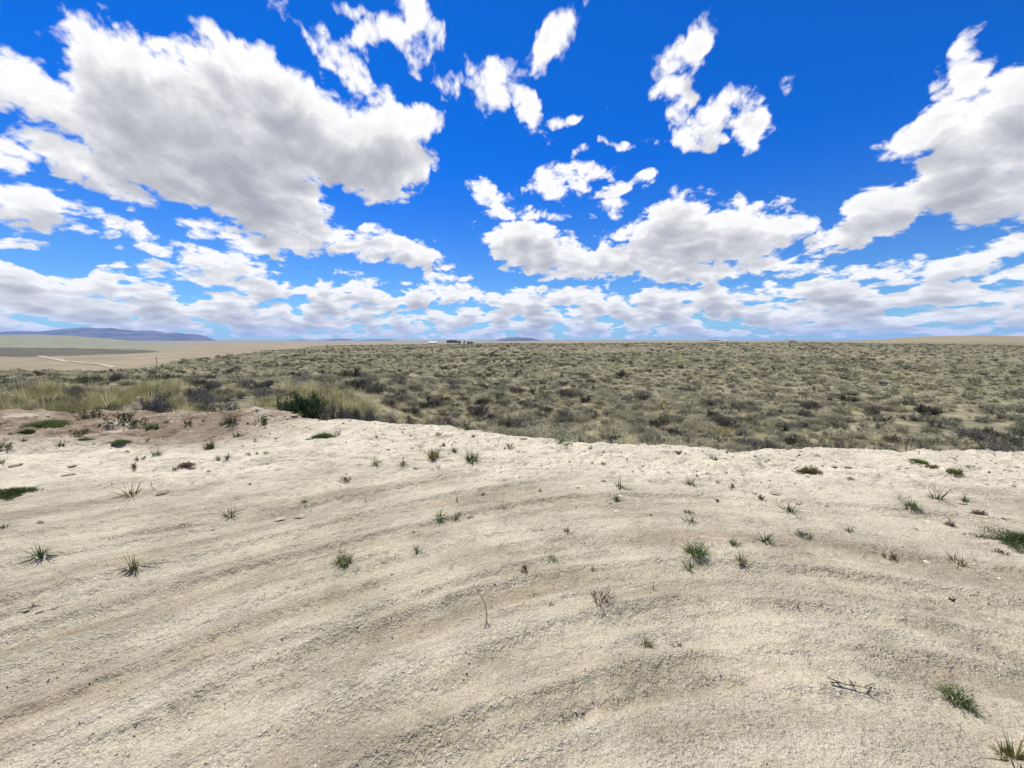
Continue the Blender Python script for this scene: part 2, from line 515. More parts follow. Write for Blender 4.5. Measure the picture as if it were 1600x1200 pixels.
def hit(px, py, fn, r0=0.5, r1=3000.0):
    """where the sight line through a pixel meets a surface"""
    d = ray(px, py)
    ts = np.geomspace(r0, r1, 6000)
    f = EYE + d[2] * ts - fn(d[0] * ts, d[1] * ts)
    k = int(np.argmax(f < 0))
    if f[k] >= 0:
        return None
    t = ts[k]
    if k:
        a, b = f[k - 1], f[k]
        t = ts[k - 1] + (ts[k] - ts[k - 1]) * a / (a - b)
    return np.array([d[0] * t, d[1] * t, float(fn(d[0] * t, d[1] * t))])

# ------------------------------------------------------------------ ground sheet
gm, T, b = new_mat('range_soil')
pos = T.node('ShaderNodeNewGeometry').outputs['Position']
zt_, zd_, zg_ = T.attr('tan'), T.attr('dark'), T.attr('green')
n1 = T.noise(pos, 0.9, 5, 0.6); n2 = T.noise(pos, 0.11, 4, 0.55); n3 = T.noise(pos, 3.2, 4, 0.6)
brush = T.mix(T.ramp(n1, 0.36, 0.66), c4(0.075, 0.070, 0.045), c4(0.22, 0.190, 0.120))
brush = T.mix(T.ramp(n2, 0.52, 0.68), brush, c4(0.14, 0.135, 0.085))
brush = T.mix(T.ramp(n3, 0.64, 0.72), brush, c4(0.36, 0.31, 0.23))
tanc = T.mix(T.ramp(T.noise(pos, 0.02, 5, 0.6), 0.3, 0.7), c4(0.155, 0.130, 0.080), c4(0.220, 0.186, 0.122))
tanc = T.mix(T.ramp(T.noise(pos, 0.25, 4, 0.6), 0.5, 0.75), tanc, c4(0.13, 0.11, 0.068))
dk = T.mix(T.ramp(T.noise(pos, 0.05, 5, 0.6), 0.35, 0.65), c4(0.048, 0.045, 0.033), c4(0.085, 0.076, 0.052))  # darkened valley floor: the cloud shadow is put into this colour
gr = T.mix(T.ramp(T.noise(pos, 0.035, 5, 0.65), 0.35, 0.65), c4(0.115, 0.125, 0.085), c4(0.175, 0.175, 0.12))
gr = T.mix(T.ramp(T.noise(pos, 0.055, 3, 0.6), 0.66, 0.72), gr, c4(0.42, 0.38, 0.31))
col = T.mix(zt_, brush, tanc)
col = T.mix(zg_, col, gr)
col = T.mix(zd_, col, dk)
T.put(b.inputs['Base Color'], col)
bp = T.node('ShaderNodeBump'); bp.inputs['Strength'].default_value = 0.6; bp.inputs['Distance'].default_value = 0.12
T.put(bp.inputs['Height'], n3); T.l.new(bp.outputs[0], b.inputs['Normal'])

ang = np.concatenate([np.linspace(-180, -74, 24, endpoint=False), np.arange(-74, 74.01, 0.36), np.linspace(76, 180, 22, endpoint=False)])
ang = R(1) * ang
rad = np.concatenate([[0.0], np.geomspace(3.0, 16000.0, 300)])
A, RR = np.meshgrid(np.append(ang, ang[0] + 2 * math.pi), rad, indexing='ij')
gx, gy = np.sin(A) * RR, np.cos(A) * RR
gz = ground_z(gx, gy)
gme = mesh_from('ground', np.stack([gx, gy, gz], -1).reshape(-1, 3), grid_faces(*A.shape)[:, ::-1], gm, smooth=True)
rr, aa = np.hypot(gx, gy), np.arctan2(gx, gy)
e = brush_edge(aa)
z_tan = sstep(0.92, 1.06, rr / e + 0.25 * fbm(gx * 0.03, gy * 0.03, 3, 41))
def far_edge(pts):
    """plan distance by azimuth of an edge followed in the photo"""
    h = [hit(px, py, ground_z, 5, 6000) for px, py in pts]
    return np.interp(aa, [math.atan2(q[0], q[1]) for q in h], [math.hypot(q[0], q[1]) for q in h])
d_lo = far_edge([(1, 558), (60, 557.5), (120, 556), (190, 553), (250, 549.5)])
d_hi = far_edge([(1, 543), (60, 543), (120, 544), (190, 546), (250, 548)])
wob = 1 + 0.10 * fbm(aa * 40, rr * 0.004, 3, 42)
z_shadow = sstep(0.985, 1.015, rr / d_lo * wob) * sstep(1.03, 0.97, rr / d_hi * wob) * sstep(px_az(252), px_az(238), aa)   # cloud shadow across the valley, painted into the ground colour
z_green = sstep(px_az(350), px_az(200), aa) * sstep(0.97, 1.04, rr / d_hi) * sstep(4500, 2600, rr)
fattr(gme, 'tan', z_tan); fattr(gme, 'dark', z_shadow); fattr(gme, 'green', z_green)
tag(link('ground', gme), kind='structure')

# ------------------------------------------------------------------ dirt pad in the foreground
pm, T, b = new_mat('graded_dirt')
pos = T.node('ShaderNodeNewGeometry').outputs['Position']
trk, lip, rgh = T.attr('track', 'Vector'), T.attr('lip'), T.attr('rough')
str1 = T.noise(T.v('MULTIPLY', trk, (2.6, 0.42, 1)), 1.0, 6, 0.65)
str2 = T.noise(T.v('MULTIPLY', trk, (8.0, 2.6, 1)), 1.0, 5, 0.65)
pat = T.noise(pos, 1.1, 5, 0.6)
mid = T.noise(pos, 9.0, 5, 0.65)
fine = T.noise(pos, 75.0, 4, 0.7)
grain = T.noise(pos, 210.0, 2, 0.6)
base = T.mix(T.ramp(str1, 0.34, 0.60), c4(0.256, 0.218, 0.153), c4(0.386, 0.349, 0.261))
base = T.mix(T.m('MULTIPLY', T.ramp(pat, 0.52, 0.70), 0.30), base, c4(0.265, 0.220, 0.155))
base = T.mix(T.m('MULTIPLY', T.ramp(str2, 0.52, 0.68), 0.45), base, c4(0.435, 0.395, 0.303))
base = T.mix(T.m('MULTIPLY', lip, T.ramp(mid, 0.25, 0.55)), base, c4(0.495, 0.450, 0.354))
base = T.mix(T.m('MULTIPLY', rgh, T.ramp(pat, 0.30, 0.52)), base, c4(0.205, 0.155, 0.108))
base = T.mix(T.m('MULTIPLY', T.ramp(mid, 0.56, 0.72), 0.5), base, c4(0.190, 0.152, 0.108))
gk = T.m('MULTIPLY_ADD', T.m('SUBTRACT', fine, 0.5), 1.25, 1.0)
gk = T.m('MULTIPLY_ADD', T.m('SUBTRACT', grain, 0.5), 0.9, gk)
base = T.v('SCALE', base, scale=gk)
vn = T.node('ShaderNodeTexVoronoi'); T.put(vn.inputs['Vector'], pos); vn.inputs['Scale'].default_value = 62.0
sep_c = T.sep(vn.outputs['Color'])
chip = T.m('MULTIPLY', T.ramp(vn.outputs['Distance'], 0.30, 0.18), T.ramp(sep_c[0], 0.80, 0.86))
base = T.mix(T.m('MULTIPLY', chip, 0.8), base, c4(0.62, 0.57, 0.48))
dchip = T.m('MULTIPLY', T.ramp(vn.outputs['Distance'], 0.30, 0.18), T.ramp(sep_c[1], 0.86, 0.92))
base = T.mix(T.m('MULTIPLY', dchip, 0.6), base, c4(0.13, 0.10, 0.075))
T.put(b.inputs['Base Color'], base)
hh = T.m('MULTIPLY_ADD', mid, 3.2, T.m('MULTIPLY_ADD', fine, 0.9, T.m('MULTIPLY', chip, 0.35)))
hh = T.m('MULTIPLY_ADD', T.noise(pos, 26.0, 4, 0.7), 1.6, hh)
hh = T.m('MULTIPLY_ADD', str2, 2.0, hh)
bp = T.node('ShaderNodeBump'); bp.inputs['Distance'].default_value = 0.022
T.put(bp.inputs['Strength'], T.ramp(T.noise(pos, 1.9, 4, 0.6), 0.35, 0.65, 0.7, 1.0))
T.put(bp.inputs['Height'], hh); T.l.new(bp.outputs[0], b.inputs['Normal'])

xs = np.concatenate([np.linspace(-21, -9.5, 90, endpoint=False), np.arange(-9.5, 9.5, 0.03), np.linspace(9.5, 21, 90)])
ys = np.concatenate([np.linspace(-12, 0.9, 70, endpoint=False), np.arange(0.9, 9.6, 0.028), np.linspace(9.6, 12.0, 24)])
PX, PY = np.meshgrid(xs, ys, indexing='ij')
PZ = pad_z(PX, PY)
pme = mesh_from('dirt_pad', np.stack([PX, PY, PZ], -1).reshape(-1, 3), grid_faces(*PX.shape), pm, smooth=True)
ts, ta = track_coords(PX, PY)
vattr(pme, 'track', np.stack([ts, ta, 0 * ts], -1))
ins = pad_inside(PX, PY)
white = sstep(-1.5, -4.5, PX) * sstep(3.6, 4.6, PY) * sstep(6.8, 5.6, PY)
fattr(pme, 'lip', np.clip(0.7 * white * (0.5 + 1.3 * (fbm(PX * 1.1, PY * 1.6, 3, 52) + .5)) + sstep(2.6, 0.5, ins) * 0.85 + 0.45 * sstep(3.4, 5.0, PY) * (0.4 + 1.2 * (fbm(PX * .7, PY * .9, 3, 51) + .5)), 0, 1) * (1 - 0.6 * rough_zone(PX, PY)))
fattr(pme, 'rough', rough_zone(PX, PY))
tag(link('dirt_pad', pme), kind='structure')

# ------------------------------------------------------------------ two-track road in the valley
rm = plain_mat('pale_road_dirt', (0.28, 0.24, 0.175), scale=0.3)
def road(name, pts, wdt):
    c = [hit(px, py, ground_z, 5) for px, py in pts]
    c = np.array([p for p in c if p is not None])
    t = np.linspace(0, len(c) - 1, 30)
    cx, cy = np.interp(t, range(len(c)), c[:, 0]), np.interp(t, range(len(c)), c[:, 1])
    dx, dy = np.gradient(cx), np.gradient(cy)
    l = np.hypot(dx, dy); nx, ny = -dy / l, dx / l
    V = []
    for k in (-1, -.33, .33, 1):
        w_ = wdt / 2 * k * (1 + 0.15 * np.sin(t * 5))
        x, y = cx + nx * w_, cy + ny * w_
        V.append(np.stack([x, y, ground_z(x, y) + 0.25], -1))
    V = np.stack(V, 1)
    return tag(link(name, mesh_from(name, V.reshape(-1, 3), grid_faces(30, 4), rm)), kind='structure')
road('dirt_road', [(62, 556.5), (80, 560), (95, 563), (104, 565.5)], 4)
road('dirt_road', [(112, 565), (135, 568), (158, 570), (170, 572.5), (177, 575)], 3)

# ------------------------------------------------------------------ far mountains
mm, T, b = new_mat('mountain_slope')
pos = T.node('ShaderNodeNewGeometry').outputs['Position']
n = T.noise(pos, 0.0016, 6, 0.6)
T.put(b.inputs['Base Color'], T.mix(T.ramp(n, 0.42, 0.58), c4(0.025, 0.032, 0.040), c4(0.085, 0.078, 0.078)))

def mountain(name, outline, dist, seed, foot=541):
    pts = np.array(outline, float)
    u = np.linspace(0, 1, 150)
    k = np.linspace(0, 1, len(pts))
    s_ = np.concatenate([[0], np.cumsum(np.abs(np.diff(pts[:, 0])))]); s_ /= s_[-1]
    qx, qy = np.interp(u, s_, pts[:, 0]), np.interp(u, s_, pts[:, 1])
    qy = qy + 1.3 * fbm(qx * 0.09, qx * 0, 4, seed + 50, 0.6)
    V = []
    for px, py in zip(qx, qy):
        d = ray(px, py); d = d / d[1]
        crest = EYE + d[2] * dist
        base = -45.0
        row = []
        for w in np.linspace(-1, 1, 25):
            hgt = (crest - base)
            dep = dist + w * 2600 * (0.5 + 0.6 * min(1, hgt / 350))
            spur = fbm(np.array(px * 0.045), np.array(w * 1.1 + seed), 4, seed)
            prof = (1 - abs(w)) ** (1.15)
            f = prof * (1 + 0.9 * float(spur) * (1 - prof) * 2)
            row.append((d[0] * dep, dep, base + hgt * max(f, 0)))
        V.append(row)
    V = np.array(V)
    me = mesh_from(name, V.reshape(-1, 3), grid_faces(150, 25), mm, smooth=True)
    return tag(link(name, me), kind='structure')
mountain('mountain_range', [(-60, 522), (0, 519), (30, 517), (60, 518), (95, 514.5), (130, 511.5), (152, 513), (175, 512.5), (200, 516), (215, 517), (240, 516), (262, 521), (276, 519.5), (300, 522), (315, 523.5), (326, 527.5), (342, 533), (400, 536)], 9000, 3)
mountain('mountain_range', [(330, 537), (400, 533.5), (440, 533), (470, 530), (490, 532.5), (530, 529), (560, 531.5), (585, 530.5), (610, 530), (634, 534.5), (665, 536)], 10500, 5)
mountain('mountain_range', [(640, 537), (670, 533.5), (690, 531.5), (708, 533), (730, 535), (750, 536)], 11500, 7)
mountain('butte', [(745, 537), (770, 533), (783, 529), (796, 527.2), (815, 527), (832, 528.5), (848, 532.5), (875, 535)], 8200, 8)

# ------------------------------------------------------------------ haze: the air between here and the mountains
hm = bpy.data.materials.new('thin_haze')
hm.use_nodes = True
T = NT(hm.node_tree)
T.n.clear()
ho = T.node('ShaderNodeOutputMaterial')
hv = T.node('ShaderNodeVolumePrincipled')
hv.inputs['Color'].default_value = c4(0.30, 0.52, 1.0)
hv.inputs['Density'].default_value = 4.4e-5
hv.inputs['Anisotropy'].default_value = 0.0
T.l.new(hv.outputs[0], ho.inputs['Volume'])
P = Parts()
box(P, -17500, 17500, -17500, 17500, -90, 330)
tag(link('haze', P.mesh('haze', hm)), label='thin blue haze over the far mountains', kind='stuff')

# ================================================================== plants: shapes
def unit(v):
    return v / (np.linalg.norm(v, axis=-1, keepdims=True) + 1e-9)

def blades(P, base, direc, length, width, droop, mat=0, segs=3):
    """tapering, drooping blades; all arguments are arrays over the blades"""
    n = len(base)
    direc = unit(direc)
    side = unit(np.cross(direc, np.array([0, 0, 1.0]) + 0.3 * rng.normal(size=(n, 3))))
    out = direc * np.array([1, 1, 0])
    V = []
    for k in range(segs + 1):
        t = k / segs
        c = base + direc * (length * t)[:, None] + (out * 0.6 + np.array([0, 0, -1.0])) * (droop * length * t * t)[:, None]
        w = width * (1 - 0.92 * t) * 0.5
        V += [c - side * w[:, None], c + side * w[:, None]]
    V = np.stack(V, 1).reshape(-1, 3)
    o = np.arange(n)[:, None] * (2 * (segs + 1))
    F = np.concatenate([o + np.array([[2 * k, 2 * k + 1, 2 * k + 3, 2 * k + 2]]) for k in range(segs)])
    P.add(V, F, mat)

def leaves(P, cen, direc, length, width, mat=0):
    n = len(cen)
    direc = unit(direc)
    side = unit(np.cross(direc, rng.normal(size=(n, 3))))
    a = cen - direc * (length * 0.5)[:, None]; b_ = cen + direc * (length * 0.5)[:, None]
    l = cen + side * (width * 0.5)[:, None]; r = cen - side * (width * 0.5)[:, None]
    V = np.stack([a, l, b_, r], 1).reshape(-1, 3)
    P.add(V, np.arange(n)[:, None] * 4 + np.arange(4)[None], mat)

def twigs(P, p0, p1, r0, r1, mat=0):
    """three-sided tapered sticks"""
    n = len(p0)
    d = unit(p1 - p0)
    a = unit(np.cross(d, np.array([0.31, 0.17, 0.93]))); b_ = np.cross(d, a)
    V = []
    for c, r in ((p0, r0), (p1, r1)):
        for k in range(3):
            th = 2 * math.pi * k / 3
            V.append(c + (a * math.cos(th) + b_ * math.sin(th)) * r[:, None])
    V = np.stack(V, 1).reshape(-1, 3)
    o = np.arange(n)[:, None] * 6
    P.add(V, np.concatenate([o + np.array([[k, (k + 1) % 3, 3 + (k + 1) % 3, 3 + k]]) for k in range(3)]), mat)

def grow(n_limb, n_sub, n_twig, spread, h, up=0.75):
    """limbs > side branches > twigs of a shrub; returns the three generations as (p0, p1)"""
    az = rng.uniform(0, 2 * math.pi, n_limb)
    tl = np.sqrt(rng.uniform(0.02, 1, n_limb)) * spread
    d = np.stack([np.sin(tl) * np.cos(az), np.sin(tl) * np.sin(az), np.cos(tl)], -1)
    p0 = np.stack([0.05 * h * np.cos(az), 0.05 * h * np.sin(az), 0 * az - 0.02], -1)
    p1 = p0 + d * (h * rng.uniform(0.35, 0.6, n_limb))[:, None]
    out = [(p0, p1)]
    for cnt, ln in ((n_sub, 0.34), (n_twig, 0.22)):
        q0, q1 = out[-1]
        dd = np.repeat(unit(q1 - q0), cnt, 0)
        t = rng.uniform(0.35, 1.0, len(dd))[:, None]
        s0 = np.repeat(q0, cnt, 0) * (1 - t) + np.repeat(q1, cnt, 0) * t
        nd = unit(dd + 0.75 * rng.normal(size=dd.shape) + np.array([0, 0, up * 0.6]))
        s1 = s0 + nd * (h * ln * rng.uniform(0.6, 1.25, len(dd)))[:, None]
        out.append((s0, s1))
    return out

def shrub_parts(kind, h, n=(9, 5, 5), leaf=6, lsize=0.034, spread=1.0, thick=1.0):
    """branch and foliage meshes for one shrub about h tall"""
    B, L = Parts(), Parts()
    gens = grow(*n, spread, h)
    for (p0, p1), r0, r1 in zip(gens, (0.017, 0.008, 0.0045), (0.008, 0.004, 0.002)):
        m_ = len(p0)
        twigs(B, p0, p1, np.full(m_, r0 * h / 0.7 * thick), np.full(m_, r1 * h / 0.7 * thick))
    q0, q1 = gens[-1]
    k = np.repeat(np.arange(len(q0)), leaf)
    t = rng.uniform(0.15, 1.1, len(k))[:, None]
    c = q0[k] * (1 - t) + q1[k] * t + rng.normal(scale=0.018 * h / 0.7, size=(len(k), 3))
    d = unit(q1 - q0)[k] + 0.55 * rng.normal(size=(len(k), 3))
    s = lsize * h / 0.7 * rng.uniform(0.6, 1.3, len(k))
    leaves(L, c, d, s, s * (0.42 if kind != 'broad' else 0.6))
    return B, L

def tuft_part(n, h, rad, spread, width, droop=0.15, P=None, mat=0, segs=3):
    P = P or Parts()
    az = rng.uniform(0, 2 * math.pi, n)
    tl = np.abs(rng.normal(0, spread, n))
    d = np.stack([np.sin(tl) * np.cos(az), np.sin(tl) * np.sin(az), np.cos(tl)], -1)
    r = rad * np.sqrt(rng.uniform(0, 1, n))
    base = np.stack([r * np.cos(az + 0.4), r * np.sin(az + 0.4), 0 * r - 0.01], -1)
    blades(P, base, d, h * rng.uniform(0.55, 1.1, n), np.full(n, width) * rng.uniform(0.7, 1.2, n), np.full(n, droop) * rng.uniform(0.2, 1.6, n), mat, segs)
    return P

# ------------------------------------------------------------------ plant colours
bark = plain_mat('grey_shrub_bark', (0.115, 0.098, 0.090), scale=20)
bark_dead = plain_mat('weathered_twig', (0.200, 0.178, 0.160), scale=20)
L_SAGE = leaf_mat('sage_leaf', (0.125, 0.135, 0.085), (0.300, 0.295, 0.200), 0.3, 0.5)
L_GREY = leaf_mat('grey_sage_leaf', (0.085, 0.077, 0.072), (0.190, 0.174, 0.158), 0.25)
L_PALE = leaf_mat('pale_rabbitbrush_leaf', (0.300, 0.300, 0.195), (0.610, 0.580, 0.410), 0.4, 0.45)
L_GREEN = leaf_mat('green_brush_leaf', (0.040, 0.075, 0.030), (0.085, 0.135, 0.060), 0.3, 0.2)
L_DARK = leaf_mat('dark_brush_leaf', (0.040, 0.045, 0.027), (0.100, 0.100, 0.062), 0.25)
L_BUNCH = leaf_mat('bunch_grass_blade', (0.315, 0.300, 0.175), (0.620, 0.565, 0.380), 0.42)
L_OLIVE = leaf_mat('green_grass_blade', (0.150, 0.158, 0.070), (0.320, 0.300, 0.155), 0.4)
L_TALL = leaf_mat('tall_grass_blade', (0.255, 0.250, 0.110), (0.560, 0.500, 0.285), 0.45, 0.5)

def proto(name, parts_mats):
    """one mesh object out of (Parts, material) pairs, kept outside the scene"""
    P, mats = Parts(), []
    for i, (p, m) in enumerate(parts_mats):
        v = np.concatenate(p.v)
        if p.q: P.add(v, np.concatenate(p.q), i)
        mats.append(m)
    o = bpy.data.objects.new(name, P.mesh(name, mats))
    return o

def scatter(name, pts, rotz, scl, idx, protos, label):
    """one stuff object: the forms set out on points with their own turn and size"""
    me = bpy.data.meshes.new(name)
    pts = np.asarray(pts, np.float32)
    me.vertices.add(len(pts)); me.vertices.foreach_set('co', pts.ravel())
    tilt = rng.normal(0, 0.06, (len(pts), 2))
    vattr(me, 'turn', np.concatenate([tilt, np.asarray(rotz)[:, None]], 1))
    vattr(me, 'size', scl)
    a = me.attributes.new('form', 'INT', 'POINT'); a.data.foreach_set('value', np.asarray(idx, np.int32))
    o = link(name, me)
    c = bpy.data.collections.new(name + '_forms')
    for p in protos:
        c.objects.link(p)
    ng = bpy.data.node_groups.new(name + '_scatter', 'GeometryNodeTree')
    ng.interface.new_socket('Geometry', in_out='INPUT', socket_type='NodeSocketGeometry')
    ng.interface.new_socket('Geometry', in_out='OUTPUT', socket_type='NodeSocketGeometry')
    gi, go = ng.nodes.new('NodeGroupInput'), ng.nodes.new('NodeGroupOutput')
    ip = ng.nodes.new('GeometryNodeInstanceOnPoints')
    ci = ng.nodes.new('GeometryNodeCollectionInfo')
    ci.inputs[0].default_value = c
    ci.inputs[1].default_value = True
    ci.inputs[2].default_value = True
    def na(nm, tp):
        n_ = ng.nodes.new('GeometryNodeInputNamedAttribute'); n_.data_type = tp; n_.inputs[0].default_value = nm
        return n_.outputs[0]
    e2r = ng.nodes.new('FunctionNodeEulerToRotation')
    ng.links.new(na('turn', 'FLOAT_VECTOR'), e2r.inputs[0])
    ng.links.new(gi.outputs[0], ip.inputs['Points'])
    ng.links.new(ci.outputs[0], ip.inputs['Instance'])
    ip.inputs['Pick Instance'].default_value = True
    ng.links.new(na('form', 'INT'), ip.inputs['Instance Index'])
    ng.links.new(e2r.outputs[0], ip.inputs['Rotation'])
    ng.links.new(na('size', 'FLOAT_VECTOR'), ip.inputs['Scale'])
    ng.links.new(ip.outputs[0], go.inputs[0])
    md = o.modifiers.new('scatter', 'NODES'); md.node_group = ng
    return tag(o, label=label, kind='stuff')

# ================================================================== plants: the brush plain
def dome(kind, n, h, bm, lm, leafn, ls):
    B, L = shrub_parts(kind, h, n, leafn, ls)
    return [(B, bm), (L, lm)]

# detailed forms for near individuals: separate branches and foliage
FORMS = {}
def add_form(key, count, mk):
    FORMS[key] = []
    for i in range(count):
        (B, bm), (L, lm) = mk()
        FORMS[key].append((B.mesh('branches', [bm]), L.mesh('foliage', [lm])))
add_form('sage', 4, lambda: dome('sage', (11, 5, 5), 0.7, bark, L_SAGE, 9, 0.036))
add_form('grey', 4, lambda: dome('grey', (13, 7, 6), 0.7, bark_dead, L_GREY, 8, 0.034))
add_form('dark', 3, lambda: dome('dark', (11, 5, 5), 0.7, bark, L_DARK, 9, 0.038))
add_form('green', 3, lambda: dome('broad', (15, 7, 6), 0.7, bark, L_GREEN, 12, 0.034))
KIND_NAME = {'sage': 'sagebrush', 'grey': 'bare_sagebrush', 'dark': 'dark_shrub', 'green': 'green_shrub'}

def place_shrub(kind, x, y, z, sx, sz, rot, label, group=None, form=None):
    br, fo = FORMS[kind][form if form is not None else rng.integers(len(FORMS[kind]))]
    o = link(KIND_NAME[kind], None)
    o.location = (x, y, z - 0.03); o.rotation_euler = (0, 0, rot); o.scale = (sx, sx, sz)
    tag(o, label, 'shrub', group)
    link('branches', br, o); link('foliage', fo, o)
    return o

# shrubs one can pick out in the photo: px, depth from the camera (m), width px, height px, kind, label
NOTED = [
    (462, 9.2, 72, 48, 'green', 'largest dark green leafy shrub behind the soil mound left of centre'),
    (432, 9.5, 30, 26, 'sage', 'grey-green sagebrush touching the left side of the big green shrub'),
    (520, 8.6, 50, 52, 'grey', 'tall bare grey sagebrush just right of the big green shrub'),
    (548, 9.6, 30, 38, 'grey', 'second bare grey sagebrush right of the big green shrub'),
    (568, 8.2, 54, 34, 'grey', 'low spreading bare sagebrush with fanned branches, third right of the green shrub'),
    (574, 10.5, 20, 30, 'grey', 'thin bare sagebrush standing behind the low fanned one'),
    (228, 9.2, 44, 40, 'grey', 'dark leaning twiggy shrub at the left rim among tall grass'),
    (240, 9.9, 26, 40, 'grey', 'upright bare shrub directly behind the leaning twiggy shrub'),
    (146, 22.0, 22, 18, 'dark', 'dark shrub rising above the tall grass at far left'),
    (265, 20.0, 34, 18, 'dark', 'flat dark shrub standing behind the tall grass'),
    (180, 19.0, 22, 22, 'grey', 'bare branching shrub behind the tall grass left of the flat dark one'),
    (298, 12.5, 28, 26, 'grey', 'grey rounded sagebrush in the tall grass right of the leaning shrub'),
    (112, 13.0, 26, 26, 'grey', 'dark grey sagebrush half sunk in the tall grass at left'),
    (372, 13.0, 22, 16, 'sage', 'small sagebrush at the right end of the tall grass'),
    (358, 9.6, 20, 18, 'grey', 'small bare sagebrush near the right end of the tall grass'),
    (780, 9.6, 24, 18, 'sage', 'small round grey-green sagebrush right behind the rim at centre'),
    (640, 9.0, 24, 20, 'grey', 'grey sagebrush in pale grass behind the rim left of centre'),
    (730, 8.6, 22, 18, 'grey', 'grey twiggy sagebrush behind the small crest of the rim'),
    (912, 8.2, 16, 16, 'green', 'small bright yellow-green shrub just behind the rim right of centre'),
    (957, 7.6, 30, 24, 'grey', 'pale grey sagebrush beside the small yellow-green shrub'),
    (1028, 7.0, 44, 34, 'grey', 'wide bare grey sagebrush behind the rim, between centre and right'),
    (962, 11.5, 26, 20, 'dark', 'dark shrub up the plain behind the pale grey sagebrush'),
    (1225, 6.9, 36, 24, 'grey', 'grey twiggy sagebrush close behind the rim right of centre'),
    (1312, 6.9, 48, 24, 'sage', 'broad low green-grey sagebrush hugging the rim on the right'),
    (1338, 7.8, 34, 52, 'grey', 'tall dark bare shrub behind the broad low sagebrush'),
    (1295, 8.6, 30, 36, 'dark', 'dark rounded shrub left of the tall bare one at right'),
    (1430, 6.7, 56, 46, 'grey', 'dense dark purple-grey shrub at the rim, right side'),
    (1590, 6.6, 60, 50, 'grey', 'dark purple-grey shrub at the right edge of the picture'),
    (1540, 8.8, 34, 30, 'dark', 'dark shrub left of the one at the right edge'),
    (1385, 9.0, 30, 26, 'sage', 'sagebrush in green grass left of the dense dark shrub'),
    (1250, 12.6, 34, 30, 'dark', 'dark shrub mid plain above the grey twiggy sagebrush'),
    (1330, 22.0, 34, 18, 'dark', 'dark mound beside pale bare soil on the right plain'),
    (1455, 18.0, 40, 26, 'dark', 'wide dark shrub mid plain at right, next to pale ground'),
    (1560, 14.0, 36, 28, 'dark', 'dark shrub on the right plain above the rim shrubs'),
    (1178, 11.0, 34, 28, 'grey', 'grey rounded shrub on the plain left of the right-hand dark mound'),
    (1060, 14.0, 36, 24, 'dark', 'paired dark shrub on the plain right of centre'),
    (1028, 15.5, 26, 22, 'dark', 'smaller dark shrub left of the paired dark one'),
    (1118, 17.0, 28, 20, 'dark', 'dark shrub on mid plain right of the dark pair'),
    (905, 24.0, 34, 14, 'dark', 'long low dark shrub on the plain just right of centre'),
]
taken = []
for px, dep, wpx, hpx, kind, lab in NOTED:
    x = (px - 800) / FPX * dep
    z = float(surf_z(x, dep))
    wm, hm_ = wpx * dep / FPX, hpx * dep / FPX
    if hm_ < 0.4: hm_ = 0.4
    # a shrub partly hidden by the rim: the photo shows only its upper part
    ry = float(rim_y(x))
    hide = max(0.0, (EYE - (EYE - 0.0) / ry * dep) - z) if dep > ry else 0.0
    hm_ = min(hm_ + hide, 1.25)
    place_shrub(kind, x, dep, z, wm / 0.92, hm_ / 0.72, rng.uniform(0, 6.28), lab)
    taken.append((x, dep, wm * 0.6))
taken = np.array(taken)

def fan_points(n, r0, r1, a0, a1, power=1.0):
    u = rng.uniform(0, 1, n)
    r = (r0 ** (2 * power) + u * (r1 ** (2 * power) - r0 ** (2 * power))) ** (1 / (2 * power))
    a = rng.uniform(a0, a1, n)
    return np.sin(a) * r, np.cos(a) * r

A0, A1 = R(-66), R(66)
def keep(x, y, gap=0.25):
    ok = (y > rim_y(x) + gap) & (np.hypot(x, y) < brush_edge(np.arctan2(x, y)) * 1.02)
    d = np.min(np.hypot(x[:, None] - taken[None, :, 0], y[:, None] - taken[None, :, 1]) - taken[None, :, 2], axis=1)
    return ok & (d > -0.05)

# shrubs of the plain: the 300 that show largest one by one, the rest as ground cover
sx_, sy_ = [], []
for n, r0, r1 in ((950, 6, 30), (2500, 30, 75), (11000, 75, 260)):
    x, y = fan_points(n, r0, r1, A0, A1)
    sx_.append(x); sy_.append(y)
sx_, sy_ = np.concatenate(sx_), np.concatenate(sy_)
m_ = keep(sx_, sy_, 0.5)
m_ &= ~((sx_ < -3.5) & (sy_ < 15) & (rng.uniform(size=len(sx_)) < 0.45))
m_ &= vnoise(sx_ * 0.16, sy_ * 0.16, 71) + 0.6 * vnoise(sx_ * 0.6, sy_ * 0.6, 72) > -0.22
sx_, sy_ = sx_[m_], sy_[m_]
saz = np.arctan2(sx_, sy_); sr = np.hypot(sx_, sy_)
kinds = np.array(['sage', 'grey', 'dark'])
right = sstep(R(5), R(40), saz)
u = rng.uniform(size=len(sx_))
p_sage = 0.46 + 0.28 * right
p_grey = np.where(sr < 30, 0.26, 0.14)
sk = np.where(u < p_sage, 0, np.where(u < p_sage + p_grey, 1, 2))
ssz = rng.uniform(0.40, 0.86, len(sx_)) * np.where(sr < 12, 0.85, 1.0) * (1 + 0.6 * rng.uniform(0, 1, len(sx_)) ** 4)
order = np.argsort(-(ssz / sr))
N_IND = 300 - len(NOTED)
SECT = [(-9999, 'below the green hill at far left'), (150, 'below the thin wooden pole'), (330, 'straight above the big dark green shrub'), (490, 'left of the horizon trees'),
        (640, 'below the horizon trees'), (765, 'below the blue butte'), (880, 'just right of the blue butte'), (1000, 'left of the dark-roofed shed'), (1070, 'below the dark-roofed shed'),
        (1175, 'below the white farmhouse'), (1290, 'below the left foot of the tan hill'), (1420, 'below the tan hill at right')]
LOOK = {'sage': 'grey-green sagebrush', 'grey': 'bare twiggy sagebrush', 'dark': 'dark low shrub'}
